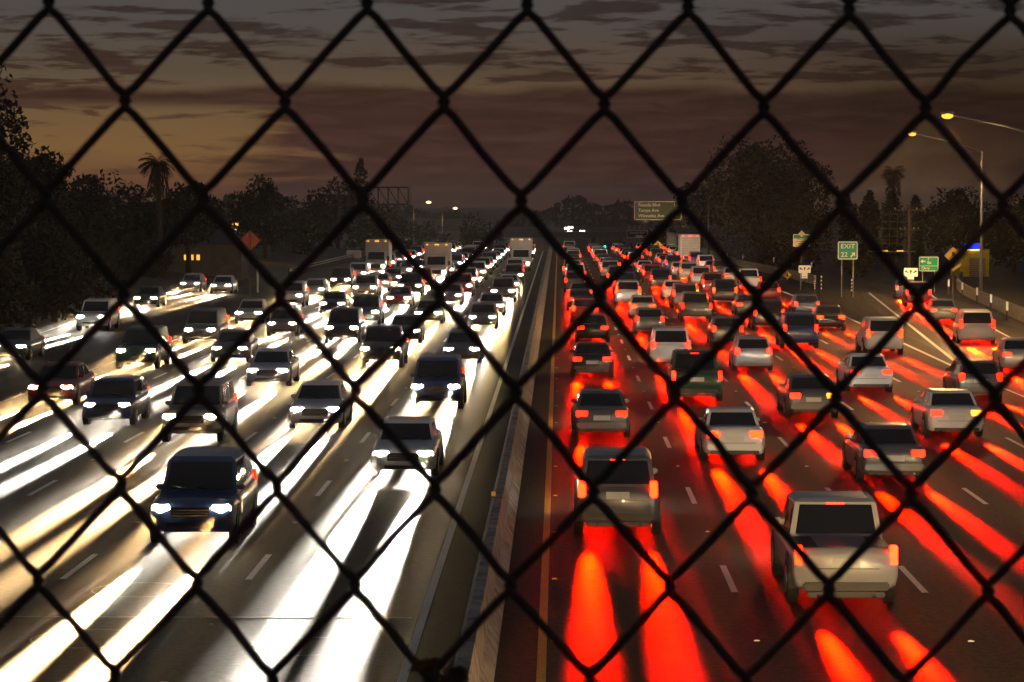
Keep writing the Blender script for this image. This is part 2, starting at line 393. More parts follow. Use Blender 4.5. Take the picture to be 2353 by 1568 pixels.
TYPES = {
 # y stations of the lower body: (y, z_bottom, z_deck, half width)
 'sedan': dict(L=4.7, body=[(-2.35, .42, .78, .70), (-2.30, .28, .92, .82), (-2.1, .22, 1.0, .88), (-1.5, .20, 1.0, .905), (-.6, .18, .95, .91), (.6, .18, .93, .91), (1.3, .19, .88, .905), (1.9, .20, .80, .88), (2.2, .24, .70, .80), (2.33, .32, .60, .66)],
               cab=(-1.55, -.95, .15, 1.0, .95, .90, .80, .62, 1.43), hz=.64, tz=.80, lamp=(.34, .17), tl=(.36, .19)),
 'hatchback': dict(L=4.1, body=[(-2.05, .42, .85, .72), (-2.0, .28, .98, .82), (-1.8, .22, 1.0, .86), (-1.2, .2, .98, .88), (.2, .18, .95, .885), (.9, .19, .92, .88), (1.5, .2, .84, .86), (1.9, .25, .74, .78), (2.04, .32, .62, .64)],
               cab=(-1.95, -1.5, .2, .95, .98, .92, .80, .62, 1.48), hz=.68, tz=.88, lamp=(.28, .16), tl=(.2, .30)),
 'suv': dict(L=4.8, body=[(-2.4, .48, .95, .78), (-2.35, .34, 1.08, .90), (-2.1, .28, 1.12, .94), (-1.2, .26, 1.1, .96), (.5, .26, 1.08, .96), (1.2, .27, 1.06, .955), (1.9, .28, 1.0, .93), (2.25, .32, .88, .86), (2.4, .42, .74, .72)],
               cab=(-2.3, -2.05, .35, 1.12, 1.12, 1.06, .84, .70, 1.78), hz=.82, tz=1.05, lamp=(.30, .18), tl=(.17, .36)),
 'minivan': dict(L=5.0, body=[(-2.5, .42, .95, .82), (-2.45, .26, 1.06, .93), (-2.1, .2, 1.08, .97), (-1., .2, 1.06, .985), (.8, .2, 1.02, .985), (1.6, .22, .96, .97), (2.1, .24, .86, .92), (2.4, .28, .74, .80), (2.5, .36, .62, .66)],
               cab=(-2.42, -2.2, .8, 1.75, 1.06, .98, .88, .70, 1.75), hz=.72, tz=1.08, lamp=(.32, .18), tl=(.16, .42)),
 'pickup': dict(L=5.6, body=[(-2.8, .5, 1.0, .92), (-2.75, .42, 1.1, .95), (-2.5, .36, 1.12, .97), (-1.2, .34, 1.12, .98), (-.9, .34, 1.12, .98), (.9, .34, 1.12, .98), (1.6, .34, 1.1, .97), (2.3, .36, 1.04, .95), (2.7, .42, .92, .88), (2.8, .5, .8, .78)],
               cab=(-.95, -.75, .65, 1.25, 1.12, 1.10, .88, .72, 1.82), hz=.86, tz=1.0, lamp=(.28, .2), tl=(.14, .36)),
}
def loft(mb, secs, m, smooth=True):
    n = len(secs[0]); vs = [p for s in secs for p in s]
    fs = [(i*n+k, i*n+(k+1) % n, (i+1)*n+(k+1) % n, (i+1)*n+k) for i in range(len(secs)-1) for k in range(n)]
    fs += [tuple(range(n-1, -1, -1)), tuple((len(secs)-1)*n+k for k in range(n))]
    mb.add(vs, fs, m, smooth)
def interp(st, y):
    for a, c in zip(st, st[1:]):
        if a[0] <= y <= c[0]:
            t = (y-a[0])/(c[0]-a[0]); return [a[i]+(c[i]-a[i])*t for i in range(4)]
    return list(st[0] if y < st[0][0] else st[-1])
def quad(mb, a, c, d, e, m, th=.006):
    a, c, d, e = map(Vector, (a, c, d, e)); n = (c-a).cross(e-a).normalized()*th
    mb.add([a, c, d, e, a-n, c-n, d-n, e-n], [(0, 1, 2, 3), (7, 6, 5, 4), (0, 4, 5, 1), (1, 5, 6, 2), (2, 6, 7, 3), (3, 7, 4, 0)], m)
def make_car(kind, paint, headm, tailm, near=True, loc=(0, 0, -500)):
    T = TYPES[kind]; pm = M['car_'+paint]; st = T['body']; L = T['L']; root = empty(kind, loc)
    mb = MB(); secs = []
    ys = sorted(set([s[0] for s in st] + [st[0][0]+(st[-1][0]-st[0][0])*i/16 for i in range(1, 16)]))
    for y in ys:
        _, zb, zd, w = interp(st, y); h = zd-zb
        half = [(.86*w, zb), (.95*w, zb+.07*h), (.99*w, zb+.28*h), (1.0*w, zb+.55*h), (.985*w, zb+.76*h), (.93*w, zb+.91*h), (.82*w, zb+.975*h), (.5*w, zb+1.0*h+.008)]
        secs.append([(x, y, z) for x, z in half] + [(0, y, zd+.015)] + [(-x, y, z) for x, z in reversed(half)] )
    loft(mb, secs, pm)
    # greenhouse
    yr0, yr1, yf1, yf0, zr, zf, wb, wt, zt = T['cab']
    def ring(k):
        if k == 0: return [(-wb, yr0, zr-.05), (wb, yr0, zr-.05), (wb+.02, (yr0+yf0)/2, (zr+zf)/2-.05), (wb, yf0, zf-.05), (-wb, yf0, zf-.05), (-wb-.02, (yr0+yf0)/2, (zr+zf)/2-.05)]
        if k == 1: return [(-wt-.04, yr1-.06, zt-.07), (wt+.04, yr1-.06, zt-.07), (wt+.07, (yr1+yf1)/2, zt-.05), (wt+.04, yf1+.10, zt-.08), (-wt-.04, yf1+.10, zt-.08), (-wt-.07, (yr1+yf1)/2, zt-.05)]
        return [(-wt+.08, yr1+.08, zt-.01), (wt-.08, yr1+.08, zt-.01), (wt-.03, (yr1+yf1)/2, zt+.02), (wt-.08, yf1-.05, zt-.015), (-wt+.08, yf1-.05, zt-.015), (-wt+.03, (yr1+yf1)/2, zt+.02)]
    loft(mb, [ring(0), ring(1), ring(2)], pm, False)
    # wheel arches
    wr = {'sedan': .33, 'hatchback': .31, 'suv': .38, 'minivan': .34, 'pickup': .41}[kind]
    wy = (L*.305, -L*.29)
    for y in wy:
        _, zb, zd, w = interp(st, y)
        for sx in (-1, 1): mb.disc((sx*(w-.09), y, wr+.03), wr+.075, M['trim'], 'x', .19, 20)
    mb.box(-.5, .5, st[-1][0]-.10, st[-1][0]+.02, T['hz']-.38, T['hz']-.28, M['trim'])
    if kind == 'pickup': mb.box(-.80, .80, -2.62, -1.05, 1.121, 1.128, M['trim'])
    body = fixn(mb.build('body', root))
    def lerp(a, c, t): return tuple(a[i]+(c[i]-a[i])*t for i in range(3))
    def pane(a, c, d, e, ins, off, name, splits=None):
        # a,c bottom; d,e top (a-e left edge, c-d right edge), inset within the frame
        q = MB(); n = (Vector(c)-Vector(a)).cross(Vector(e)-Vector(a)).normalized()*off
        spl = splits or [(0, 1)]
        for s0, s1 in spl:
            B0, B1 = lerp(a, c, s0+ins*.5), lerp(a, c, s1-ins*.5); T0, T1 = lerp(e, d, s0+ins*.5), lerp(e, d, s1-ins*.5)
            p = [lerp(B0, T0, .14), lerp(B1, T1, .14), lerp(B1, T1, .93), lerp(B0, T0, .93)]
            quad(q, *[Vector(v)+n for v in p], M['glass'])
        return q.build(name, root)
    r0, r1 = ring(0), ring(1)
    pane(r0[4], r0[3], r1[3], r1[4], -0.0+.10, -.012 if False else .012, 'windshield') if False else None
    def outward(pts, ctr):
        a, c, d, e = map(Vector, pts); n = (c-a).cross(e-a); return 1 if n.dot((a+c+d+e)/4-Vector(ctr)) > 0 else -1
    ctr = (0, (yr0+yf0)/2, zr)
    def P4(pts, ins, name, splits=None):
        if outward(pts, ctr) < 0: pts = [pts[1], pts[0], pts[3], pts[2]]; splits = [(1-b_, 1-a_) for a_, b_ in (splits or [(0, 1)])]
        pane(*pts, ins, .010, name, splits)
    P4([r0[4], r0[3], r1[3], r1[4]], .10, 'windshield')
    P4([r0[0], r0[1], r1[1], r1[0]], .12, 'rear_window')
    if near:
        for s in (1, -1):
            idx = (1, 2, 3) if s > 0 else (0, 5, 4)
            P4([r0[idx[0]], r0[idx[1]], r1[idx[1]], r1[idx[0]]], .10, 'side_window')
            P4([r0[idx[1]], r0[idx[2]], r1[idx[2]], r1[idx[1]]], .10, 'side_window')
    # lamps
    lw, lh = T['lamp']; tw, th = T['tl']
    yf = st[-1][0]; yb = st[0][0]
    for s in (-1, 1):
        q = MB(); x = s*(st[-2][3]-.22); q.tube([(x-lw/2, yf-.16 + (-.08 if s < 0 else .0), T['hz']), (x, yf-.07, T['hz']), (x+lw/2, yf-.16 + (-.08 if s > 0 else 0), T['hz'])], lh/2, headm, 8)
        q.build('headlight', root)
        q = MB(); x = s*(st[1][3]-tw/2-.02); q.box(x-tw/2, x+tw/2, yb-.015, yb+.14, T['tz']-th/2, T['tz']+th/2, tailm, .02)
        q.build('tail_light', root)
    if near:
        for s in (-1, 1):
            q = MB(); q.box(s*(wb+.06)-.09 , s*(wb+.06)+.09, yf0-.42, yf0-.30, zf+.02, zf+.15, pm, .03)
            q.build('side_mirror', root)
        q = MB(); q.box(-.26, .26, yb-.03, yb-.012, T['tz']-.20, T['tz']-.05, M['plate']); q.build('license_plate', root)
        q = MB(); q.box(-.60, .60, yb-.022, yb+.02, T['tz']-.245, T['tz']-.232, M['trim']); q.box(-.70, .70, yb-.05, yb+.05, .24, .345, M['trim'], .02)
        for sx in (-1, 1): q.tube([(sx*.5, yb-.09, .27), (sx*.5, yb+.1, .27)], .035, M['chrome'], 8)
        q.build('rear_trim', root)
        q = MB(); q.tube([(-.55, yf0+.02, zf+.03), (.05, yf0-.12, zf+.10)], .012, M['trim'], 5); q.tube([(.05, yf0+.02, zf+.03), (.6, yf0-.12, zf+.10)], .012, M['trim'], 5); q.build('wiper', root)
        q = MB(); q.box(-.42, .42, yf-.06, yf+.012, T['hz']-.17, T['hz']+.05, M['trim'], .01)
        for k in range(3): q.box(-.40, .40, yf+.008, yf+.02, T['hz']-.14+k*.06, T['hz']-.125+k*.06, M['chrome'])
        q.build('grille', root)
        q = MB(); q.box(-.78, .78, yb-.06, yb+.10, .36, .52, M['trim'] if kind in ('suv', 'pickup') else pm, .03); q.build('bumper', root)
        q = MB(); q.box(-.16, .16, yr1-.07, yr1-.03, zt-.11, zt-.085, tailm); q.build('brake_light', root)
    for y in wy:
        _, zb, zd, w = interp(st, y)
        for s in (-1, 1):
            q = MB(); q.tube([(-.10, 0, 0), (-.075, 0, 0), (.075, 0, 0), (.10, 0, 0)], [wr*.9, wr, wr, wr*.9], M['rubber'], 20)
            q.disc((s*.098, 0, 0), wr*.62, M['rim'], 'x', .02, 16)
            q.disc((s*.105, 0, 0), wr*.16, M['chrome'], 'x', .02, 8)
            q.build('wheel', root, (s*(w-.085), y, wr))
    return root
def make_truck(headm, tailm, loc=(0, 0, -500)):
    root = empty('box_truck', loc); pm = M['car_white']
    q = MB(); q.box(-1.2, 1.2, -3.9, 1.55, .95, 3.55, M['box'], .05)
    for k in range(8): q.box(-1.215, 1.215, -3.6+k*.7, -3.56+k*.7, 1.0, 3.5, M['galv'])
    q.build('cargo_box', root)
    q = MB(); q.box(-1.02, 1.02, -3.93, -3.90, 1.0, 3.3, M['galv'])
    for k in range(7): q.box(-1.0, 1.0, -3.945, -3.93, 1.28+k*.3, 1.30+k*.3, M['trim'])
    q.build('rear_door', root)
    q = MB(); loft(q, [[(-1.0, 1.6, .5), (1.0, 1.6, .5), (1.05, 1.6, 1.4), (.98, 1.6, 2.45), (-.98, 1.6, 2.45), (-1.05, 1.6, 1.4)], [(-1.0, 2.5, .5), (1.0, 2.5, .5), (1.05, 2.5, 1.4), (.93, 2.35, 2.42), (-.93, 2.35, 2.42), (-1.05, 2.5, 1.4)],
                    [(-1.0, 3.3, .5), (1.0, 3.3, .5), (1.0, 3.3, 1.3), (.8, 2.85, 1.5), (-.8, 2.85, 1.5), (-1.0, 3.3, 1.3)], [(-.9, 3.5, .55), (.9, 3.5, .55), (.9, 3.5, 1.15), (.7, 3.45, 1.25), (-.7, 3.45, 1.25), (-.9, 3.5, 1.15)]], pm, False)
    fixn(q.build('cab', root))
    q = MB(); quad(q, (-.84, 2.92, 1.56), (.84, 2.92, 1.56), (.82, 2.47, 2.32), (-.82, 2.47, 2.32), M['glass']); q.build('windshield', root)
    q = MB(); q.box(-.5, .5, 3.5, 3.53, .7, 1.1, M['trim']); q.build('grille', root)
    q = MB(); q.box(-.45, .45, -3.7, 3.3, .55, .93, M['darksteel']); q.box(-1.1, 1.1, -4.0, -3.88, .5, .62, M['galv']); q.build('chassis', root)
    for s in (-1, 1):
        q = MB(); q.box(s*.76-.14, s*.76+.14, 3.46, 3.53, .78, .98, headm, .02); q.build('headlight', root)
        q = MB(); q.box(s*.95-.12, s*.95+.12, -4.0, -3.94, .72, .86, tailm, .015); q.build('tail_light', root)
        q = MB(); q.box(s*1.2-.1, s*1.2+.1, 2.35, 2.42, 1.5, 1.9, M['trim'], .02); q.build('side_mirror', root)
        for k in (-.9, -.12, .12, .9)[:2] if s < 0 else (.12, .9):
            q = MB(); q.box(k-.06, k+.06, -3.97, -3.945, 3.4, 3.46, tailm); q.build('marker_light', root)
            q = MB(); q.box(k-.06, k+.06, 1.56, 1.6, 3.4, 3.46, M['amber']); q.build('marker_light', root)
        for y in (2.6, -2.4):
            q = MB(); q.tube([(-.14, 0, 0), (-.11, 0, 0), (.11, 0, 0), (.14, 0, 0)], [.4, .45, .45, .4], M['rubber'], 18); q.disc((s*.14, 0, 0), .26, M['rim'], 'x', .02, 14)
            q.build('wheel', root, (s*.95, y, .45))
    return root

LD = {}
def light_data(key):
    if key in LD: return LD[key]
    kind, = key[:1]
    l = bpy.data.lights.new(kind, 'SPOT')
    if kind == 'headlight_beam':
        _, warm, powr, ang = key
        l.color = (1, .64, .28) if warm else (1, .90, .74); l.energy = powr; l.spot_size = R(ang); l.spot_blend = 1; l.shadow_soft_size = .06
    else:
        _, powr = key
        l.color = (1, .0022, .0); l.energy = powr; l.spot_size = R(26); l.spot_blend = 1; l.shadow_soft_size = .12
    LD[key] = l; return l
def add_beams(root, L, hz, tz, oncoming, d, k=1.0, trucklike=False):
    yf, yb = L/2, -L/2
    if trucklike: yf, yb = 3.5, -3.95
    warm = random.random() < .7
    xs = (-.62, .62) if d < 240 else (0,)
    mult = (1 if len(xs) == 2 else 2)*k
    pw = (HEAD_ON if oncoming else HEAD_AWAY)*mult
    for x in xs:
        lo = bpy.data.objects.new('headlight_beam', light_data(('headlight_beam', warm, pw, 15.5 if oncoming else 85))); col.objects.link(lo)  # added spot; oncoming ones narrower and stronger than car lamps, to stripe the lanes
        lo.parent = root; lo.location = (x, yf+.12, hz); lo.rotation_euler = (R(90-(BEAM_TILT if oncoming else 16)), 0, 0); lo.scale = (.22 if oncoming else .9, 1, 1)
    if not oncoming:
        for x in xs:
            lo = bpy.data.objects.new('tail_light_glow', light_data(('tail_light_glow', TAIL*mult))); col.objects.link(lo)  # added narrow red spot that colours the lane, no real tail lamp beam
            lo.parent = root; lo.location = (x*1.05, yb-.14, tz); lo.rotation_euler = (R(90-12), 0, R(180)); lo.scale = (.18, 1, 1)
HEAD_ON, HEAD_AWAY, TAIL, BEAM_TILT = 1300000, 430, 190000, 7.0

PROTO = {}
def vehicle(kind, paint, x, y, rz, oncoming, lab, grp, cat, amber=False, k=1.0):
    d = y; near = d < 115
    if kind == 'box_truck':
        key = (kind, oncoming)
        if key not in PROTO: PROTO[key] = make_truck(M['head'] if oncoming else M['head'], M['tailhot']); c = PROTO[key]
        else: c = copy_tree(PROTO[key])
        L, hz, tz = 7.4, .88, .8
    else:
        hm = random.choice(['head', 'head', 'headc']); tm = random.choice(['tail', 'tail', 'tailhot'])
        lod = 'n' if d < 115 else 'f'
        key = (kind, paint, hm, tm, lod)
        if key not in PROTO: PROTO[key] = make_car(kind, paint, M[hm], M[tm], near); c = PROTO[key]
        else: c = copy_tree(PROTO[key])
        T = TYPES[kind]; L, hz, tz = T['L'], T['hz'], T['tz']
    c.location = (x, y, zroad(y)+.004); c.rotation_euler = (math.atan((zroad(y+3)-zroad(y-3))/6)*(1 if abs(rz) < 1.6 else -1), 0, rz)
    c.name = kind if kind != 'suv' else 'suv'
    tag(c, lab, cat, grp)
    POST.append((c, L, hz, tz, oncoming, d, k, kind == 'box_truck'))
    return c
POST = []; AMBERS = []
CATS = {'sedan': 'car', 'hatchback': 'car', 'suv': 'car', 'minivan': 'van', 'pickup': 'pickup truck', 'box_truck': 'truck'}
KN = {'sedan': 'sedan', 'hatchback': 'hatchback', 'suv': 'suv', 'minivan': 'minivan', 'pickup': 'pickup', 'box_truck': 'box truck'}
def run_lane(xc, start, oncoming, lane_lab, grp, gap0, gap1, end=392, trucks=()):
    y = start; n = 0
    while y < end:
        kind = random.choices(['sedan', 'suv', 'hatchback', 'minivan', 'pickup'], [6, 5, 3, 2, 2])[0]
        if n in trucks: kind = 'box_truck'; y += 3
        paint = random.choices(list(PAINT), [5, 5, 5, 4, 2, 2, 1, 1])[0] if kind != 'box_truck' else 'white'
        lab = '%s %s, %s from the camera in the %s' % (paint, KN[kind], 'nearest' if n == 0 else ORD[n], lane_lab)
        v_ = vehicle(kind, paint, xc+random.uniform(-.25, .25), y, math.pi if oncoming else random.uniform(-.006, .006), oncoming, lab, grp, CATS[kind])
        if not oncoming and lane_lab.startswith(('third', 'fourth')) and n in (1, 5, 9): AMBERS.append(v_)
        t = min(1, (y-40)/300); g_ = gap0+(gap1-gap0)*t
        y += g_*random.uniform(.75, 1.3) + (3 if kind == 'box_truck' else 0); n += 1
ONL = ['oncoming lane next to the barrier', 'second oncoming lane from the barrier', 'third oncoming lane from the barrier', 'fourth oncoming lane from the barrier', 'outermost oncoming lane']
AWL = ['red-lit lane next to the yellow line', 'second red-lit lane from the yellow line', 'third red-lit lane from the yellow line', 'fourth red-lit lane from the yellow line', 'fifth red-lit lane from the yellow line', ]
for i, (xc, s, tr) in enumerate(zip([-4.25, -7.9, -11.55, -15.2, -18.8], [72, 58, 82, 88, 97], [(9,), (), (7,), (), (8,)])):
    run_lane(xc, s, True, ONL[i], 'oncoming traffic with headlights', 31, 11.5, trucks=tr)
for i, (xc, s, tr) in enumerate(zip([1.55, 5.15, 8.75, 12.3, 15.9], [60, 50, 71, 57, 80], [(), (), (), (), (12,)])):
    run_lane(xc, s, False, AWL[i], 'traffic driving away with red tail lights', 28, 11.5, trucks=tr)
for xc, y, kd, pt in ((1.55, 27, 'sedan', 'grey'), (8.75, 28, 'hatchback', 'silver'), (15.9, 29, 'suv', 'black')):  # unseen vehicles added so boosted headlights brighten the near road and barrier
    vehicle(kd, pt, xc, y, 0, False, '%s %s added out of view below, lighting the near road' % (pt, KN[kd]), 'traffic driving away with red tail lights', CATS[kd], k=7)
# exit ramp and far-left ramp
y = 92; n = 0
for y, kd, pt in ((94, 'suv', 'black'), (116, 'sedan', 'silver'), (139, 'minivan', 'white'), (163, 'sedan', 'grey'), (188, 'suv', 'red'), (203, 'hatchback', 'blue')):
    sl = (rx(y+2)-rx(y-2))/4
    vehicle(kd, pt, rx(y) if y > 112 else 19.8, y, -math.atan(sl), False, '%s %s, %s vehicle from the camera on the exit ramp side' % (pt, KN[kd], ORD[n]), 'vehicles leaving by the exit ramp', CATS[kd], k=(5 if y > 130 else 1.5)); n += 1
for n, (x, y, kd, pt) in enumerate(((-25.8, 124, 'sedan', 'grey'), (-26.9, 152, 'suv', 'white'), (-29.2, 186, 'sedan', 'black'), (-30.6, 218, 'hatchback', 'silver'))):
    vehicle(kd, pt, x, y, math.pi, True, '%s %s, %s on the dark ramp left of the freeway' % (pt, KN[kd], ORD[n]), 'vehicles on the left ramp', CATS[kd])
p = P(515, 655, 214)
vehicle('sedan', 'white', p.x, 214, math.pi, True, 'white sedan waiting with glaring headlights below the red diamond sign', 'vehicles on the left ramp', 'car')
am = None
for c in AMBERS:
    k = [ch for ch in c.children if ch.name.startswith('tail_light')][-1]
    k.data = k.data.copy(); k.data.materials[0] = M['amber']; k['label'] = 'amber turn signal lit beside the red tail light'
bpy.context.view_layer.update()
for a in POST: add_beams(*a)

# distant headlights on the far rise
b = MB(); n = 0
dl = None
for (px, py) in ((1303, 525), (1311, 523), (1309, 533), (1312, 541), (1338, 532), (1312, 556), (1300, 560), (1290, 564), (1318, 562), (1352, 545)):
    p = P(px, py, 1400); q = MB(); s = .55 if py < 545 else .4
    for dx in (-.8, .8): q.box(dx-s, dx+s, -.3, .3, -s, s, M['farwhite'], s*.3)
    q.box(-.9, .9, .35, 4.5, -.6, .7, M['trim'], .2)
    if dl is None: dl = q.build('distant_car'); o = dl
    else: o = q.build('distant_car')
    o.location = p; tag(o, 'distant car seen as a white headlight spark, %s of the far cluster' % ORD[n].replace('nearest', 'topmost left'), 'car', 'far cars beyond the crest'); n += 1

# ------------------------------------------------------------------ signs on the right
def post(mb, x, y, z0, z1, r=.05, m='galv'): mb.tube([(x, y, z0), (x, y, z1)], r, M[m], 8)
def rrect(w, h, r, n=4):
    pts = []
    for cx, cy, a0 in ((w/2-r, h/2-r, 0), (-w/2+r, h/2-r, 90), (-w/2+r, -h/2+r, 180), (w/2-r, -h/2+r, 270)):
        for k in range(n+1): a = R(a0+90*k/n); pts.append((cx+r*math.cos(a), cy+r*math.sin(a)))
    return pts
def plate(mb, pts, y0, y1, m, cx=0, cz=0, rot=0):
    c, s = math.cos(rot), math.sin(rot); q = [(cx+x*c-z*s, cz+x*s+z*c) for x, z in pts]; n = len(q)
    vs = [(x, y0, z) for x, z in q]+[(x, y1, z) for x, z in q]
    mb.add(vs, [tuple(range(n)), tuple(range(2*n-1, n-1, -1))]+[(k, k+n, (k+1) % n+n, (k+1) % n) for k in range(n)], m)
def arrow_pts(s): return [(-.12*s, -.5*s), (.12*s, -.5*s), (.12*s, .05*s), (.38*s, .05*s), (0, .5*s), (-.38*s, .05*s), (-.12*s, .05*s)]
# EXIT 22
c = P(1948, 576, 205); W = P(1971, 576, 205).x-P(1925, 576, 205).x; H = W*.9
r_ = empty('exit_sign', (c.x, 205, 0)); tag(r_, 'square green exit sign with white border reading EXIT 22, in the gore', 'road sign')
q = MB(); plate(q, rrect(W, H, .14), 0, .03, M['sg_white'], 0, c.z); q.build('border', r_)
q = MB(); plate(q, rrect(W-.16, H-.16, .09), -.004, 0, M['sg_green'], 0, c.z); q.build('panel', r_)
text_mesh('EXIT', .48, M['sg_white'], r_, (0, -.012, c.z+.32), spacing=1.15, bold=.012)
text_mesh('22', .50, M['sg_white'], r_, (-.27, -.012, c.z-.33), spacing=1.1, bold=.012)
q = MB(); plate(q, arrow_pts(.5), -.014, -.006, M['sg_white'], .40, c.z-.33, R(-45)); q.build('arrow', r_)
for k in (-.45, .45):
    q = MB(); post(q, k, .09, 0, c.z+.5); q.build('post', r_)
# sponsor sign
c = P(1842, 553, 230); s_ = P(1862, 553, 230).x-P(1823, 553, 230).x; hh = s_*.74
r_ = empty('sponsor_sign', (c.x, 230, 0)); tag(r_, 'cream and green roadside sign with a small diamond on top', 'road sign')
q = MB(); plate(q, rrect(s_, hh, .1), 0, .03, M['sg_white'], 0, c.z); q.build('border', r_)
q = MB(); q.box(-s_/2+.07, s_/2-.07, -.004, 0, c.z+hh/2-.38, c.z+hh/2-.07, M['sg_green']); q.build('header', r_)
q = MB(); q.box(-s_/2+.07, s_/2-.07, -.004, 0, c.z-hh/2+.07, c.z+hh/2-.40, M['sg_peach'])
for k, w in enumerate((.75, .9, .55)):
    x = -w/2
    while x < w/2-.05:
        l = random.uniform(.04, .09); q.box(x, x+l, -.008, -.004, c.z+.08-k*.19, c.z+.15-k*.19, M['wood']); x += l+.03
q.build('panel', r_)
q = MB(); plate(q, [(0, .30), (.30, 0), (0, -.30), (-.30, 0)], -.02, -.006, M['sg_peach'], 0, c.z+hh/2+.04); q.build('emblem', r_)
q = MB(); q.box(-.2, .2, .0, .02, c.z-hh/2-.45, c.z-hh/2, M['sg_green']); q.build('lower_plate', r_)
q = MB(); post(q, 0, .09, 0, c.z+.3, .06, 'wood'); q.build('post', r_)
# white direction signs with arrows
def direction_sign(px, py, d, wpx, lab):
    c = P(px, py, d); w = wpx/F*d; h = w*.62
    r_ = empty('direction_sign', (c.x, d, 0)); tag(r_, lab, 'road sign', 'white lane direction signs')
    q = MB(); plate(q, rrect(w, h, .06), 0, .025, M['sg_white'], 0, c.z); q.build('panel', r_)
    q = MB()
    for k, a in enumerate((60, 0, -60)):
        plate(q, arrow_pts(.3*w), -.008, -.002, M['sg_black'], (-.3+.3*k)*w, c.z+.04, R(a))
    q.build('arrows', r_)
    q = MB(); q.box(-w*.24, w*.24, .0, .02, c.z-h/2-h*.72, c.z-h/2-.01, M['sg_white'])
    q.box(-w*.16, w*.16, -.006, 0, c.z-h/2-h*.5, c.z-h/2-h*.45, M['sg_black']); q.build('lower_plate', r_)
    q = MB(); post(q, -w*.33, .06, 0, c.z+h/2); q.build('post', r_)
direction_sign(1849, 619, 222, 28, 'small white sign with black arrows below the cream and green sign')
direction_sign(2093, 626, 212, 32, 'glaring white sign with a smaller plate, left of the green arrow sign')
# green arrow sign
c = P(2134, 607, 216); w = 1.6
r_ = empty('guide_sign', (c.x, 216, 0)); tag(r_, 'green guide sign with a white left arrow beside the ramp', 'road sign')
q = MB(); plate(q, rrect(w, 1.2, .1), 0, .03, M['sg_white'], 0, c.z); q.build('border', r_)
q = MB(); q.box(-w/2+.06, w/2-.06, -.004, 0, c.z-.14, c.z+.54, M['sg_green']); q.box(-w/2+.06, w/2-.06, -.004, 0, c.z-.54, c.z-.18, M['sg_green']); q.build('panel', r_)
q = MB(); plate(q, arrow_pts(.42), -.012, -.006, M['sg_white'], -.48, c.z+.22, R(90)); q.build('arrow', r_)
text_mesh('T', .26, M['sg_white'], r_, (-.02, -.01, c.z+.40), bold=.008); text_mesh('Ex', .32, M['sg_white'], r_, (.05, -.01, c.z+.10), bold=.01)
text_mesh('Over', .32, M['sg_white'], r_, (-.25, -.01, c.z-.36), bold=.01)
for k in (-.5, .5):
    q = MB(); post(q, k, .08, 0, c.z+.5); q.build('post', r_)
# signal ahead warning
c = P(2190, 588, 196); r_ = empty('signal_ahead_sign', (c.x, 196, 0), R(-18)); tag(r_, 'yellow diamond warning sign showing a red signal, beside the ramp', 'road sign')
dm = lambda s: [(0, s), (s, 0), (0, -s), (-s, 0)]
q = MB(); plate(q, dm(.66), 0, .025, M['sg_yellow'], 0, c.z); q.build('panel', r_)
q = MB(); q.box(-.10, .16, -.012, -.004, c.z-.02, c.z+.30, M['sg_red']); q.disc((.03, -.012, c.z-.12), .10, M['sg_peach'], 'y', .008); q.disc((.03, -.012, c.z-.34), .09, M['sg_green'], 'y', .008); q.disc((.03, -.014, c.z+.15), .09, M['sg_black'], 'y', .006); q.build('symbol', r_)
q = MB(); plate(q, [(-.42, -.1), (.42, -.1), (.42, .1), (-.42, .1)], -.004, .018, M['sg_yellow'], .28, c.z-.86, R(38)); q.build('tilted_plate', r_)
q = MB(); post(q, 0, .07, 0, c.z+.4, .05, 'wood'); q.build('post', r_)
# small yellow object marker near the gore
for px, py, d, s, lab in ((1809, 632, 250, .42, 'small yellow marker sign at the roadside before the guard wall'), (1512, 566, 372, .8, 'yellow diamond warning sign at the far end of the red lanes')):
    c = P(px, py, d); r_ = empty('warning_sign', (c.x, d, 0)); tag(r_, lab, 'road sign')
    q = MB(); plate(q, dm(s), 0, .025, M['sg_yellow'], 0, c.z); q.build('panel', r_)
    q = MB(); plate(q, arrow_pts(s), -.01, -.003, M['sg_black'], 0, c.z, R(180)); q.build('symbol', r_)
    q = MB(); post(q, 0, .06, zroad(d), c.z); q.build('post', r_)
# overhead sign
d = 340; a = P(1457, 463, d); e = P(1566, 506, d); pp = P(1629, 560, d)
r_ = empty('overhead_sign', (a.x, d, 0)); tag(r_, 'dull green overhead sign listing Reseda Blvd, Tampa Ave and Winnetka Ave', 'road sign')
w = e.x-a.x; h = a.z-e.z
q = MB(); plate(q, rrect(w, h, .25), 0, .06, M['sg_peach'], w/2, (a.z+e.z)/2); q.build('border', r_)
q = MB(); plate(q, rrect(w-.2, h-.2, .18), -.006, 0, M['sg_dull'], w/2, (a.z+e.z)/2); q.build('panel', r_)
for k, (s1, s2) in enumerate((('Reseda Blvd', '1¼'), ('Tampa Ave', '2'), ('Winnetka Ave', '3'))):
    z = a.z-.48-k*.70
    text_mesh(s1, .58, M['sg_peach'], r_, (.55, -.02, z), align='LEFT', bold=.008); text_mesh(s2, .58, M['sg_peach'], r_, (w-.65, -.02, z), bold=.008)
q = MB(); X = pp.x-a.x
q.tube([(X, .5, 0), (X, .5, a.z+3.0)], .16, M['darksteel'], 10); q.build('post', r_)
q = MB()
for z in (a.z-.0, e.z+.3): q.tube([(.3, .35, z), (X, .35, z)], .06, M['darksteel'], 6)
for k in range(6):
    x0, x1 = .3+k*(X-.3)/6, .3+(k+1)*(X-.3)/6; q.tube([(x0, .35, e.z+.3), (x1, .35, a.z)], .04, M['darksteel'], 5)
q.build('truss', r_)
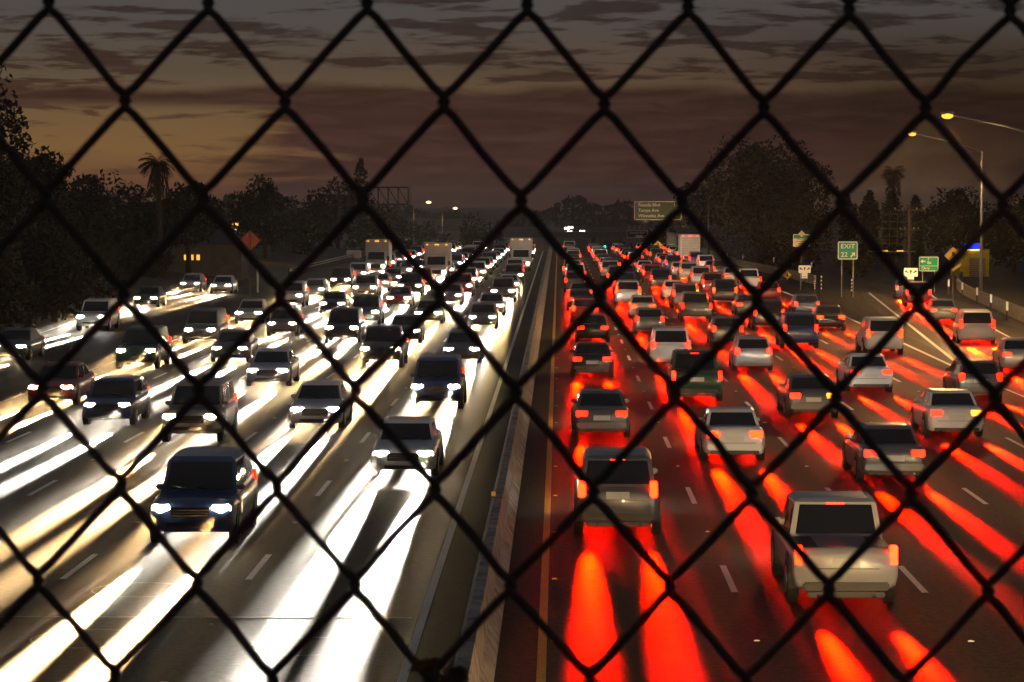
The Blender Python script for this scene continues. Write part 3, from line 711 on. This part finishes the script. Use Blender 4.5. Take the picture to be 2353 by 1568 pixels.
for k in (.25, .72):
    q = MB(); q.box(w*k-.3, w*k+.3, -.55, -.35, e.z-.22, e.z-.1, M['galv'], .02); q.tube([(w*k, -.4, e.z-.12), (w*k, .1, e.z+.05)], .03, M['galv'], 5); q.build('sign_lamp', r_)
# second, farther overhead sign
d = 520; a = P(1440, 530, d); e = P(1489, 547, d); w = e.x-a.x; h = a.z-e.z
r_ = empty('overhead_sign', (a.x, d, 0)); tag(r_, 'small far overhead sign with a bright bottom plate', 'road sign')
q = MB(); plate(q, rrect(w, h, .12), 0, .06, M['sg_peach'], w/2, (a.z+e.z)/2); q.build('border', r_)
q = MB(); plate(q, rrect(w-.25, h-.25, .08), -.006, 0, M['sg_dull'], w/2, (a.z+e.z)/2); q.build('panel', r_)
text_mesh('Reseda Blvd', .62, M['sg_peach'], r_, (w/2, -.02, a.z-.48), bold=.01)
q = MB(); q.box(w*.42, w*.74, -.03, -.01, e.z+.12, e.z+.5, M['sg_white']); q.build('plate', r_)
q = MB(); q.tube([(w+3, .3, zroad(d)), (w+3, .3, a.z)], .15, M['darksteel'], 8); q.tube([(0, .2, a.z-.2), (w+3, .3, a.z-.2)], .08, M['darksteel'], 6); q.build('post', r_)
# signal lamps far away
def signal(px, py, d, s, lab):
    c = P(px, py, d); r_ = empty('traffic_signal', (c.x, d, 0)); tag(r_, lab, 'traffic signal')
    q = MB(); q.box(-s*1.1, s*1.1, 0, .3, c.z-s*1.4, c.z+s*3.6, M['trim'], .04); q.build('housing', r_)
    q = MB(); q.disc((0, -.03, c.z), s*.8, M['greenlamp'], 'y', .06); q.build('green_lamp', r_)
    for k in (1, 2):
        q = MB(); q.disc((0, -.03, c.z+s*1.15*k), s*.5, M['trim'], 'y', .06); q.build('dark_lamp', r_)
    q = MB(); post(q, 0, .25, zroad(d), c.z-s, .07); q.build('post', r_)
signal(1543, 570, 376, .62, 'traffic signal showing bright teal green at the far end of the road')
signal(1390, 567, 450, .25, 'tiny traffic signal with a dim green light near the vanishing point')

# ------------------------------------------------------------------ guard walls and delineators on the right
yw = [118, 130, 140, 150, 160, 170, 180, 190, 200, 210, 222, 235, 250]
xw = lambda y: rx(y)+5.0
b = MB()
for y0, y1 in zip(yw, yw[1:]):
    n = 6
    for k in range(n):
        ya, yb_ = y0+(y1-y0)*k/n, y0+(y1-y0)*(k+1)/n; 
        vs = []
        for yy in (ya, yb_-.05):
            for dx, z in ((0, 0), (0, .85), (.22, .85), (.22, 0)): vs.append((xw(yy)+dx, yy, z))
        b.add(vs, [(0, 1, 5, 4), (1, 2, 6, 5), (2, 3, 7, 6), (0, 3, 2, 1), (4, 5, 6, 7)], M['concrete2'])
o = b.build('ramp_wall'); tag(o, 'low jointed concrete wall curving along the outside of the exit ramp', 'wall')
fixn(o)
def delineator(src, loc, lab, grp):
    if src is None:
        r_ = empty('delineator', loc); q = MB(); q.tube([(0, 0, 0), (0, 0, 1.15)], .05, M['darksteel'], 8); q.build('post', r_)
        q = MB(); q.box(-.075, .075, -.07, -.045, .62, 1.18, M['refl'], .008); q.build('reflector', r_)
        src = r_; o = r_
    else: o = copy_tree(src)
    o.location = loc; tag(o, lab, 'reflector post', grp); return o, src
src = None; n = 0
for (px, py) in ((2314, 703), (2277, 685), (2245, 669), (2211, 657), (2180, 650)):
    dd = (CAMZ-.9)*F/(py-466); p = P(px, py, dd)
    o, src = delineator(src, (p.x, dd, 0), 'white reflector post on the ramp edge, %s to the camera' % ('nearest' if n == 0 else ORD[n]+' nearest'), 'reflector posts along the ramp'); n += 1
n = 0
for (px, py) in ((1865, 609), (1821, 603), (1778, 597), (1741, 593), (1707, 590), (1671, 587), (1602, 577)):
    dd = (CAMZ-.9)*F/(py-466); p = P(px, py, dd)
    o, src = delineator(src, (p.x, dd, 0), 'white reflector post along the far right guard wall, %s' % ('nearest' if n == 0 else ORD[n]+' nearest'), 'reflector posts along the far right wall'); n += 1
wallx = lambda y: 20.4+max(0, (300-y))*.035
o = profile_wall('roadside_wall', [(0, 0), (0, .8), (.25, .8), (.25, 0)], [238, 250, 265, 280, 300, 320, 340, 360, 385], lambda y: wallx(y)+.6, M['concrete2'])
tag(o, 'low dark guard wall behind the outermost red lane in the distance', 'wall')

# gore delineator sticks
n = 0; src2 = None
for (px, pyt, pyb) in ((1887, 632, 672), (1872, 645, 668), (1957, 640, 676)):
    dd = CAMZ*F/(pyb-466); p = P(px, pyb, dd); h = (pyb-pyt)/F*dd
    q = MB(); q.tube([(0, 0, 0), (0, 0, h)], .045, M['darksteel'], 8)
    for k in range(4): q.tube([(0, 0, h*(.2+.22*k)), (0, 0, h*(.2+.22*k)+.12)], .05, M['refl'], 8)
    o = q.build('gore_post'); o.location = (p.x, dd, 0); tag(o, ['thin banded post right of the small white arrow sign', 'shorter thin post just beside the white arrow sign', 'thin post beneath the green EXIT sign'][n], 'post', 'thin posts in the gore'); n += 1

# ------------------------------------------------------------------ street lamps
def street_lamp(base, top, head, lab, power, stre='sodium', hr=.3):
    r_ = empty('street_lamp', base); B = Vector(base); T_ = Vector(top)-B; Hd = Vector(head)-B; tag(r_, lab, 'street lamp', 'sodium street lamps')
    q = MB(); q.tube([(0, 0, 0), T_], [.15, .09], M['galv'], 10); q.tube([(0, 0, 0), (0, 0, .25)], .24, M['concrete'], 10); q.build('pole', r_)
    q = MB(); mid = (T_+Hd)/2 + Vector((0, 0, .12)); q.tube([T_, mid, Hd], [.07, .05, .04], M['galv'], 8); q.build('arm', r_)
    sgn = 1 if Hd.x > T_.x else -1
    q = MB(); q.box(Hd.x-.38, Hd.x+.38, Hd.y-.16, Hd.y+.16, Hd.z-.02, Hd.z+.16, M['galv'], .05); q.build('lamp_head', r_)
    q = MB(); bm = bmesh.new(); bmesh.ops.create_uvsphere(bm, u_segments=14, v_segments=8, radius=1); bm.verts.index_update()
    q.add([(Hd.x+v.co.x*hr, Hd.y+v.co.y*.15, Hd.z-.08+v.co.z*hr*.55) for v in bm.verts], [[v.index for v in f.verts] for f in bm.faces], M[stre], True); bm.free()
    q.build('lamp_lens', r_)
    l = bpy.data.lights.new('lamp_light', 'SPOT'); l.energy = power; l.color = (1, .55, .18); l.spot_size = R(178); l.spot_blend = .08; l.shadow_soft_size = .12
    lo = bpy.data.objects.new('lamp_light', l); col.objects.link(lo); lo.parent = r_; lo.location = Hd+Vector((0, 0, -.45)); return r_
hd = P(2177, 263, 150)
street_lamp((hd.x+6.6, 150, 0), (hd.x+6.6, 150, hd.z-1.6), (hd.x, 150, hd.z), 'street lamp with a glaring amber light at the upper right', 15000, hr=.34)
t_ = P(2257, 350, 207); hd = P(2096, 306, 207)
street_lamp((t_.x, 207, 0), (t_.x, 207, t_.z), tuple(hd), 'tall grey street lamp pole with a long arm and small amber light', 5000, hr=.3)
for px, py, d, lab in ((985, 464, 520, 'far pale yellow street lamp, left one of the pair over the white lanes'), (1046, 478, 600, 'far pale yellow street lamp, right and lower of the pair')):
    c = P(px, py, d); street_lamp((c.x-3, d, zroad(d)), (c.x-3, d, c.z), tuple(c), lab, 400, 'farlamp', .5)
c = P(541, 514, 300); street_lamp((c.x-1.5, 300, 0), (c.x-1.5, 300, c.z-.3), tuple(c), 'orange street lamp in front of the dark trees at left', 900, 'sodium', .4)

# ------------------------------------------------------------------ left roadside
c = P(575, 553, 205); r_ = empty('diamond_sign', (c.x, 205, 0), R(12)); tag(r_, 'back of a large dull red diamond sign at the left roadside', 'road sign')
q = MB(); plate(q, dm(.80), 0, .03, M['sg_orange'], 0, c.z); q.build('panel', r_)
q = MB(); q.box(-.035, .035, -.06, -.004, 0, c.z+.7, M['darksteel']); q.build('post', r_)
c = P(592, 612, 215); q = MB(); q.box(-.16, .16, -.03, 0, c.z-.1, c.z+.3, M['refl'], .02); q.box(-.08, .08, -.03, .0, 0, c.z-.1, M['sg_white']); q.tube([(0, .04, 0), (0, .04, c.z+.2)], .05, M['galv'])
o = q.build('marker_post', loc=(c.x, 215, 0)); tag(o, 'pale marker post with a bright square top below the red diamond sign', 'post')
# guardrail on the left with lit top and posts
r_ = empty('guardrail', (-26.6, 257, 0)); tag(r_, 'guard rail with closely spaced posts above the outermost white lane', 'guard rail')
q = MB()
for z in (.62, .86): q.tube([(0, 0, z), (.2, 38, z), (.4, 77, z)], .07, M['galv'], 6)
q.box(-.03, .03, 0, 3, .55, .9, M['galv']); q.build('rail', r_)
q = MB(); q.box(-.05, .05, -.05, .05, 0, .95, M['darksteel']); o = q.build('post', r_)
for k in range(1, 52):
    o2 = o.copy(); col.objects.link(o2); o2.location = (k*.008, k*1.5, 0)
q = MB(); q.box(-.6, 1.2, 77.2, 78.6, .3, 1.3, M['sg_white'], .1); q.build('end_terminal', r_)
# left overhead sign frame
d = 400
r_ = empty('sign_gantry', (0, d, 0)); tag(r_, 'dark open truss sign frame standing over the white lanes at left', 'sign frame')
a = P(800, 431, d); e = P(938, 470, d)
q = MB()
for z in (a.z, e.z): q.box(a.x-2, e.x, -.1, .1, z-.13, z+.13, M['darksteel'])
n = 6
for k in range(n+1):
    x = a.x+(e.x-a.x)*k/n; q.box(x-.10, x+.10, -.08, .08, e.z, a.z, M['darksteel'])
    if k < n: x2 = a.x+(e.x-a.x)*(k+1)/n; q.tube([(x, 0, a.z), (x2, 0, e.z)], .08, M['darksteel'], 6)
q.build('truss', r_)
q = MB(); q.tube([(a.x-1.5, .3, zroad(d)), (a.x-1.5, .3, a.z+.2)], .22, M['darksteel'], 8); q.tube([(e.x+.3, .3, e.z-.1), (e.x+.3, .3, a.z+.3)], .12, M['galv'], 8); q.build('post', r_)
a = P(1055, 522, 640)
r_ = empty('sign_gantry', (0, 640, 0)); tag(r_, 'faint far sign frame right of the large truss frame', 'sign frame')
q = MB(); a = P(1060, 525, 640); e = P(1128, 560, 640)
q.box(a.x, e.x, -.1, .1, a.z-.15, a.z+.15, M['darksteel']); q.box(a.x, e.x, -.1, .1, a.z-2.0, a.z-1.8, M['darksteel'])
for k in range(4): x = a.x+(e.x-a.x)*k/3; q.box(x-.12, x+.12, -.08, .08, a.z-2, a.z, M['darksteel'])
q.build('truss', r_); q = MB(); q.tube([(a.x, 0, -15), (a.x, 0, a.z)], .2, M['darksteel']); q.build('post', r_)

# far overpass
r_ = empty('far_overpass', (0, 900, 0)); tag(r_, 'distant dark overpass crossing behind the vanishing point', 'bridge')
q = MB(); a = P(1230, 533, 900); e = P(1520, 546, 900); q.box(-160, 160, 0, 12, e.z, a.z, M['wallgrey']); q.build('deck', r_)
for x in (-34, -12, 12, 34):
    q = MB(); q.tube([(x, 5, -18), (x, 5, e.z)], .8, M['wallgrey'], 10); q.build('pier', r_)
for px in (1445, 1458, 1470):
    q = MB(); c = P(px, 533, 900); q.box(c.x-.25, c.x+.25, 0, .4, a.z, a.z+2.2, M['galv']); q.build('railing_post', r_)

# utility pole and lattice frame
d = 260; c = P(2090, 475, d); r_ = empty('utility_pole', (c.x, d, 0)); tag(r_, 'wooden utility pole with cross arms behind the exit signs', 'utility pole')
q = MB(); q.tube([(0, 0, 0), (0, 0, c.z)], [.2, .13], M['wood'], 8); q.build('pole', r_)
for z, w in ((c.z-.35, 1.6), (c.z-2.3, 1.0)):
    q = MB(); q.box(-w, w, -.08, .08, z-.08, z+.08, M['wood'])
    for s in (-1, 1): q.tube([(s*w*.5, .0, z), (0, 0, z-.8)], .03, M['wood'], 5)
    for k in (-.9, -.45, .45, .9): q.tube([(k*w, 0, z+.08), (k*w, 0, z+.25)], .05, M['refl'], 6)
    q.build('cross_arm', r_)
d = 285; a = P(2026, 492, d); e = P(2080, 560, d); r_ = empty('lattice_frame', (a.x, d, 0)); tag(r_, 'rusty open lattice of a billboard frame left of the utility pole', 'billboard frame')
q = MB(); w = e.x-a.x
for k in range(4): q.tube([(w*k/3, 0, e.z-.3 if k not in (0, 3) else 0), (w*k/3, 0, a.z)], .05, M['wood'], 6)
for k in range(5): z = e.z+(a.z-e.z)*k/4; q.tube([(-1.0 if k == 0 else 0, 0, z), (w+.8, 0, z)], .05, M['wood'], 6)
q.build('frame', r_); q = MB(); q.box(-1.5, w+1, -.7, .1, e.z-.9, e.z-.82, M['galv']); q.build('catwalk', r_)
for k in (.1, .75):
    q = MB(); q.box(w*k-.35, w*k+.35, -.8, -.6, e.z-.84, e.z-.74, M['warmwin']); q.build('lamp', r_)

# yellow service building with blue light
d = 262; a = P(2205, 636, d); e = P(2272, 700, d)
r_ = empty('service_building', (a.x, d, 0)); tag(r_, 'small yellow building with a blue lit roof sign beyond the ramp', 'building')
q = MB(); w = e.x-a.x; q.box(0, w, 0, 6, 0, 2.7, M['ywall']); q.build('wall', r_)
q = MB(); q.box(.95, w-.35, -.05, 0, 0, 1.9, M['shutter'])
for k in range(9): q.box(.95, w-.35, -.065, -.05, .1+k*.2, .14+k*.2, M['wood'])
q.build('roller_door', r_)
q = MB(); q.box(.45, 1.9, -.10, .2, 2.75, 3.35, M['bluelamp'], .05); q.build('roof_sign', r_)
q = MB(); q.box(.4, 1.95, -.12, -.02, 2.66, 2.74, M['farlamp']); q.build('light_strip', r_)
q = MB(); q.box(-.1, w+.1, -.15, 6.1, 2.70, 2.75, M['wallgrey']); q.build('roof', r_)
# grey building at the right edge
for (px0, py0, px1, d, lab) in ((2270, 545, 2400, 330, 'dark grey building half hidden at the right edge'), (2130, 560, 2200, 380, 'low dark building behind the green arrow sign')):
    a = P(px0, py0, d); e = P(px1, 600, d); r_ = empty('building', (a.x, d, 0)); tag(r_, lab, 'building')
    w = e.x-a.x; q = MB(); q.box(0, w, 0, 10, 0, a.z, M['wallgrey']); q.build('wall', r_)
    q = MB(); q.box(-.2, w+.2, -.2, 10.2, a.z+.002, a.z+.3, M['darksteel']); q.build('roof', r_)
    for k in range(int(w/2)):
        for z in (1.2, 3.6):
            if z+1.4 > a.z: continue
            f_ = MB(); f_.box(.5+k*2, 1.6+k*2, -.05, .02, z, z+1.2, M['trim']); o = f_.build('window', r_)
            g_ = MB(); g_.box(.56+k*2, 1.54+k*2, -.06, -.05, z+.06, z+1.14, M['warmwin'] if random.random() < .08 else M['glass']); g_.build('pane', o)
# lights among the dark left trees: windows of a house
c = P(435, 592, 250); r_ = empty('house', (c.x-3, 250, 0)); tag(r_, 'dark house with small amber windows among the left trees', 'house')
q = MB(); q.box(0, 8, 0, 6, 0, 3.4, M['wallgrey']); q.build('wall', r_)
q = MB(); q.add([(-.3, -.3, 3.4), (8.3, -.3, 3.4), (8.3, 6.3, 3.4), (-.3, 6.3, 3.4), (1.5, 3, 4.8), (6.5, 3, 4.8)], [(0, 1, 5, 4), (1, 2, 5), (2, 3, 4, 5), (3, 0, 4), (0, 3, 2, 1)], M['darksteel']); q.build('roof', r_)
for x in (2.5, 3.1, 3.7): 
    q = MB(); q.box(x, x+.3, -.05, -.01, 1.9, 2.4, M['warmwin']); q.build('window', r_)

# ------------------------------------------------------------------ trees
rng = np.random.default_rng(11)
def tree(name, base, h, rad, crown_h, lab, grp, leaf=.4, n=3500, m='leaf0', squash=1.0, shape='round', cat='tree'):
    r_ = empty(name, base); tag(r_, lab, cat, grp)
    q = MB(); th = h-crown_h*.75
    tr = .04*h*.5+.12
    q.tube([(0, 0, -.3), (rad*.03, 0, th*.5), (0, rad*.02, th), (rad*.05, 0, h-crown_h*.4)], [tr, tr*.8, tr*.6, tr*.15], M['bark'], 8)
    for k in range(6):
        a = k*2.4; z0 = th*(.75+.08*k); q.tube([(0, 0, z0), (math.cos(a)*rad*.3, math.sin(a)*rad*.3, z0+crown_h*.18), (math.cos(a)*rad*.62, math.sin(a)*rad*.62, z0+crown_h*.34)], [tr*.4, tr*.25, tr*.08], M['bark'], 6)
    q.build('trunk', r_)
    cz = h-crown_h/2
    nb = 26 if shape == 'round' else 14
    bl = []
    for k in range(nb):
        if shape == 'cone':
            t = (k+.5)/nb; z = h-crown_h+crown_h*t; rr = rad*(1-t)**.7*.9+.15; a = rng.uniform(0, 6.28); bl.append((math.cos(a)*rr*.3, math.sin(a)*rr*.3, z, rr*.8, crown_h/nb*1.5))
        elif shape == 'column':
            t = (k+.5)/nb; z = h-crown_h+crown_h*t; rr = rad*(.75+.25*math.sin(t*3.1)); rr *= (1 if t < .8 else (1-t)*4+.2); bl.append((rng.uniform(-.15, .15)*rad, rng.uniform(-.15, .15)*rad, z, rr, crown_h/nb*1.3))
        else:
            v = rng.normal(size=3); v /= np.linalg.norm(v); s = rng.uniform(.35, .78)
            br = rad*rng.uniform(.26, .44); bl.append((v[0]*rad*s, v[1]*rad*s*squash, cz+v[2]*crown_h*.5*s, br, br*crown_h/(2*rad)*1.1))
    bl = np.array(bl)
    idx = rng.integers(0, len(bl), n); B = bl[idx]
    v = rng.normal(size=(n, 3)); v /= np.linalg.norm(v, axis=1)[:, None]; s = rng.uniform(.45, 1.08, n)**.6
    C = B[:, :3]+v*s[:, None]*np.stack([B[:, 3], B[:, 3], B[:, 4]], 1)
    a = rng.normal(size=(n, 3)); a /= np.linalg.norm(a, axis=1)[:, None]; b_ = np.cross(a, rng.normal(size=(n, 3))); b_ /= np.linalg.norm(b_, axis=1)[:, None]
    L_ = leaf*rng.uniform(.6, 1.4, n)[:, None]; W_ = L_*.45
    V = np.stack([C-a*L_*.5, C+b_*W_*.5, C+a*L_*.5, C-b_*W_*.5], 1).reshape(-1, 3)
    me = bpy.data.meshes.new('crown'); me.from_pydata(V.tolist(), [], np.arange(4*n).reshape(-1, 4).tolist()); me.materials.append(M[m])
    # solid dark heart so the crown is not see-through
    o = bpy.data.objects.new('crown', me); col.objects.link(o); o.parent = r_
    return r_
def palm(base, h, lab, rad=2.4):
    r_ = empty('palm_tree', base); tag(r_, lab, 'palm tree', 'palms')
    q = MB(); q.tube([(0, 0, -.2), (.1, 0, h*.5), (0, 0, h)], [.35, .26, .22], M['bark'], 8); q.build('trunk', r_)
    q = MB()
    for k in range(60):
        a = rng.uniform(0, 6.28); e0 = rng.uniform(-.9, 1.3); pts = []
        L_ = rad*rng.uniform(.8, 1.1); x = 0; z = h; ang = e0
        nseg = 5; pr = []
        for j in range(nseg+1):
            pr.append((x, z)); x += math.cos(ang)*L_/nseg; z += math.sin(ang)*L_/nseg; ang -= .32
        ca, sa = math.cos(a), math.sin(a)
        for j in range(nseg):
            for s in (-1, 1):
                for i2 in (0, .5):
                    x0 = pr[j][0]+(pr[j+1][0]-pr[j][0])*i2; z0 = pr[j][1]+(pr[j+1][1]-pr[j][1])*i2
                    w = .55*(1-j/nseg*.6); p0 = Vector((ca*x0, sa*x0, z0)); tip = p0+Vector((ca*.35-sa*s*w, sa*.35+ca*s*w, -.25)); p1 = p0+Vector((ca*.10, sa*.10, 0))
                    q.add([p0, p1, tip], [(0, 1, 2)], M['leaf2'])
    for k in range(160):       # skirt of dead fronds
        a = rng.uniform(0, 6.28); r0 = rng.uniform(.3, .9); z0 = h-rng.uniform(0, 2.6); p0 = Vector((math.cos(a)*r0, math.sin(a)*r0, z0))
        q.add([p0, p0+Vector((.12, .05, -.1)), p0+Vector((math.cos(a)*.2, math.sin(a)*.2, -.9))], [(0, 1, 2)], M['leaf3'])
    q.build('crown', r_)
GL = 'trees along the left side'; GR = 'trees along the right side'
def T2(name, px, pytop, d, wpx, lab, grp, base=0, chf=.8, **k):
    c = P(px, pytop, d); rad = wpx/2/F*d; h = c.z-base
    tree(name, (c.x, d, base), h, rad, max(1.5, min(h*chf, max(2.2*rad, h*.5)) if k.get('shape', 'round') == 'round' else h*.88), lab, grp, **k)
T2('broadleaf_tree', -110, 110, 150, 500, 'tallest dark leafy tree at the left edge', GL, leaf=.42, n=9000, m='leaf0', chf=.95)
T2('broadleaf_tree', 60, 330, 175, 260, 'rounded dark tree at the foot of the tallest left tree', GL, leaf=.45, n=6000, m='leaf1', chf=.95)
T2('broadleaf_tree', 215, 395, 230, 220, 'low dark tree left of the shaggy palm', GL, leaf=.5, n=5000, m='leaf0', chf=.95)
T2('broadleaf_tree', 330, 425, 250, 180, 'bushy tree below the shaggy palm', GL, leaf=.5, n=4500, m='leaf1', chf=.95)
T2('broadleaf_tree', 430, 405, 240, 160, 'dark tree right of the shaggy palm', GL, leaf=.5, n=4500, m='leaf0', chf=.95)
T2('broadleaf_tree', 500, 470, 300, 120, 'small dark tree behind the orange street lamp', GL, leaf=.5, n=2600, m='leaf2', chf=.95)
T2('broadleaf_tree', 606, 402, 320, 165, 'round topped tree above the red diamond sign', GL, leaf=.55, n=5200, m='leaf1', chf=.97)
T2('broadleaf_tree', 690, 478, 350, 110, 'low tree between the two round topped trees', GL, leaf=.6, n=2600, m='leaf0', chf=.97)
T2('broadleaf_tree', 775, 412, 430, 175, 'wide round tree left of the truss sign frame', GL, leaf=.7, n=5000, m='leaf2', chf=.97)
T2('broadleaf_tree', 880, 470, 470, 180, 'hazy tree below the truss sign frame', GL, leaf=.8, n=4200, m='leaf1', base=-4, chf=.97)
T2('broadleaf_tree', 985, 505, 560, 120, 'hazy low tree left of the far sign frame', GL, leaf=.9, n=2800, m='leaf0', base=-9, chf=.97)
T2('broadleaf_tree', 1110, 498, 620, 150, 'hazy rounded tree over the brightest headlights', GL, leaf=.9, n=3600, m='leaf1', base=-12, chf=.97)
T2('broadleaf_tree', 120, 520, 160, 330, 'ivy covered bush in the dark left corner', GL, leaf=.4, n=6000, m='leaf1', chf=1.0)
T2('broadleaf_tree', -60, 480, 130, 300, 'dark bush at the left edge under the tallest tree', GL, leaf=.35, n=6000, m='leaf3', chf=1.0)
T2('broadleaf_tree', 330, 540, 235, 200, 'dark bush left of the amber windows', GL, leaf=.45, n=4000, m='leaf2', chf=1.0)
T2('cypress_tree', 828, 370, 500, 36, 'narrow dark spire of a tree behind the truss frame', GL, shape='column', leaf=.8, n=900, m='leaf2')
c = P(363, 345, 235); palm((c.x, 235, 0), c.z-1.2, 'shaggy palm against the amber sky at left', 1.9)
# right side
T2('broadleaf_tree', 1745, 305, 300, 330, 'largest round tree behind the right signs', GR, leaf=.55, n=12000, m='leaf3', chf=.97)
T2('broadleaf_tree', 1830, 420, 280, 190, 'leafy tree behind the cream and green sign', GR, leaf=.5, n=5500, m='leaf1', chf=.97)
T2('broadleaf_tree', 1610, 395, 390, 150, 'dark tree behind the overhead sign post', GR, leaf=.6, n=4500, m='leaf0', chf=.97)
T2('broadleaf_tree', 1520, 515, 480, 120, 'low dark tree beneath the overhead sign', GR, leaf=.8, n=2500, m='leaf2', base=-5, chf=.97)
T2('broadleaf_tree', 1425, 545, 620, 140, 'far low tree near the vanishing point', GR, leaf=.9, n=2200, m='leaf0', base=-12, chf=.97)
T2('cypress_tree', 1948, 452, 300, 46, 'narrow cypress just right of the largest round tree', GR, shape='column', leaf=.45, n=1800, m='leaf2')
T2('cypress_tree', 1998, 445, 300, 50, 'second narrow cypress, tallest of the cypress row', GR, shape='column', leaf=.45, n=1800, m='leaf2')
T2('cypress_tree', 2052, 447, 305, 56, 'wide cypress below the thin palm', GR, shape='column', leaf=.45, n=2000, m='leaf2')
T2('cypress_tree', 2105, 455, 310, 50, 'cypress behind the utility pole', GR, shape='column', leaf=.45, n=1800, m='leaf2')
T2('broadleaf_tree', 2200, 440, 300, 200, 'large black tree between utility pole and street lamp', GR, leaf=.5, n=6000, m='leaf2', chf=.97)
T2('broadleaf_tree', 2330, 480, 280, 150, 'dark tree right of the street lamp pole', GR, leaf=.45, n=4200, m='leaf0', chf=.97)
T2('broadleaf_tree', 2420, 400, 260, 240, 'dark leafy tree cut off by the right edge', GR, leaf=.45, n=5000, m='leaf1', chf=.97)
T2('broadleaf_tree', 1960, 575, 262, 120, 'low bush behind the EXIT sign', GR, leaf=.35, n=2600, m='leaf3', chf=1.0)
c = P(2052, 395, 320); palm((c.x, 320, 0), c.z, 'thin tall palm above the cypress row', 1.6)
# far wood closing the horizon
b = MB(); rg = np.random.default_rng(5); V = []; n = 26000
X = rg.uniform(-900, 900, n); Y = 1650+rg.uniform(0, 60, n); Hh = 16+5*np.sin(X*.021)+4*np.sin(X*.063+1)+3*np.sin(X*.17)
Zc = -12+rg.uniform(0, 1, n)*Hh; S = rg.uniform(1.5, 3.2, n)
A1 = rg.normal(size=(n, 3)); A1 /= np.linalg.norm(A1, axis=1)[:, None]; B1 = np.cross(A1, rg.normal(size=(n, 3))); B1 /= np.linalg.norm(B1, axis=1)[:, None]
C = np.stack([X, Y, Zc], 1); V = np.stack([C-A1*S[:, None], C+B1*S[:, None]*.6, C+A1*S[:, None], C-B1*S[:, None]*.6], 1).reshape(-1, 3)
me = bpy.data.meshes.new('far_woodland'); me.from_pydata(V.tolist(), [], np.arange(4*n).reshape(-1, 4).tolist()); me.materials.append(M['leaf2'])
o = bpy.data.objects.new('far_woodland', me); col.objects.link(o); tag(o, 'dark far woodland along the horizon', 'woodland', None, 'stuff')

# ------------------------------------------------------------------ chain link fence in the foreground
FD = 1.18; AX, BZ = .0360, .0437            # half diamond width, half diamond height
r_ = empty('chain_link_fence', (0, FD, 5.9)); tag(r_, 'dark chain link fence close to the camera across the whole view', 'fence')
n0 = P(1187, 905, FD)                       # a node of the photograph's mesh
fm = MB(); WR = .0020
rr = random.Random(3)
def lattice(i, j):
    # i counts half columns, j half rows downwards; the mesh hangs a touch out of true
    x = n0.x + i*AX - j*.00118; z = n0.z - j*BZ + i*(-.00034) ; return x, z
jit = {}
def jt(i, j):
    if (i, j) not in jit: jit[(i, j)] = (rr.gauss(0, .00035), rr.gauss(0, .00035))
    return jit[(i, j)]
J0, J1 = -34, 34
for i in range(-44, 45):
    pts = []
    # wire i zigzags between half columns i and i+1
    for j in range(J0, J1):
        side = (i+j) % 2                    # 0: node at column i (left apex), 1: node at column i+1 (right apex)
        ii = i+side; 
        if (ii + j) % 2: continue
        x, z = lattice(ii, j); jx, jz = jt(ii, j); x += jx; z += jz
        s = 1 if side else -1
        dep = .0022*s
        pts += [(x-s*.0044, FD-dep*.9, z+.0064), (x-s*.0008, FD-dep*.8, z+.0034), (x+s*.0012, FD, z), (x-s*.0008, FD+dep*.8, z-.0034), (x-s*.0044, FD+dep*.9, z-.0064)]
        if j < J1-1:
            s2 = -s; nx_, nz_ = lattice(i+(1-side), j+1); bow = rr.gauss(0, .0006)*(2 if rr.random() < .12 else .6)
            pts.append(((x+nx_)/2+bow, FD, (z+nz_)/2+bow*.5))
    if len(pts) > 3: fm.tube(pts, WR, M['wire'], 7, False)
o = fm.build('wire_mesh', r_); o.location = (0, -FD, -5.9)
for x in (-1.75, 1.75):
    q = MB(); q.tube([(x, .06, -.2), (x, .06, 2.85)], .03, M['galv'], 12); q.build('post', r_)
for z in (.0, 2.95):
    q = MB(); q.tube([(-1.75, .05, z), (1.75, .05, z)], .02, M['galv'], 10); q.build('rail', r_)
c = P(1012, 1552, FD); q = MB()
for k in range(26):
    a = rng.normal(size=3); a /= np.linalg.norm(a); p0 = Vector(c)+Vector((rng.uniform(-.011, .011), rng.uniform(-.004, .004), rng.uniform(-.010, .005)))
    a = Vector(a)*.0055; bb = a.cross(Vector((0.3, 1, .2))).normalized()*.003; q.add([p0-a, p0+bb, p0+a, p0-bb], [(0, 1, 2, 3)], M['dry'])
o = q.build('leaf_clump'); tag(o, 'small dark clump of dry leaves caught in the fence at the bottom', 'leaves')
# the overpass the camera stands on
r_ = empty('overpass_deck', (0, 0, 5.5)); tag(r_, 'concrete overpass deck and parapet under the camera', 'bridge')
q = MB(); q.box(-40, 40, -12, 1.35, -1.0, .0, M['concrete']); q.build('deck', r_)
q = MB(); q.box(-40, 40, 1.10, 1.32, .002, .38, M['concrete']); q.build('parapet', r_)

# thin smoggy evening air
if HAZE:
    hm = bpy.data.materials.new('haze'); hm.use_nodes = True; t = hm.node_tree; t.nodes.clear()
    v = t.nodes.new('ShaderNodeVolumePrincipled'); v.inputs['Color'].default_value = (.9, .86, .8, 1); v.inputs['Density'].default_value = HAZE; v.inputs['Anisotropy'].default_value = .78
    ou = t.nodes.new('ShaderNodeOutputMaterial'); t.links.new(v.outputs[0], ou.inputs['Volume'])
    q = MB(); q.box(-3100, 3100, -60, 5100, -30, 34, hm); o = q.build('haze'); o['kind'] = 'stuff'
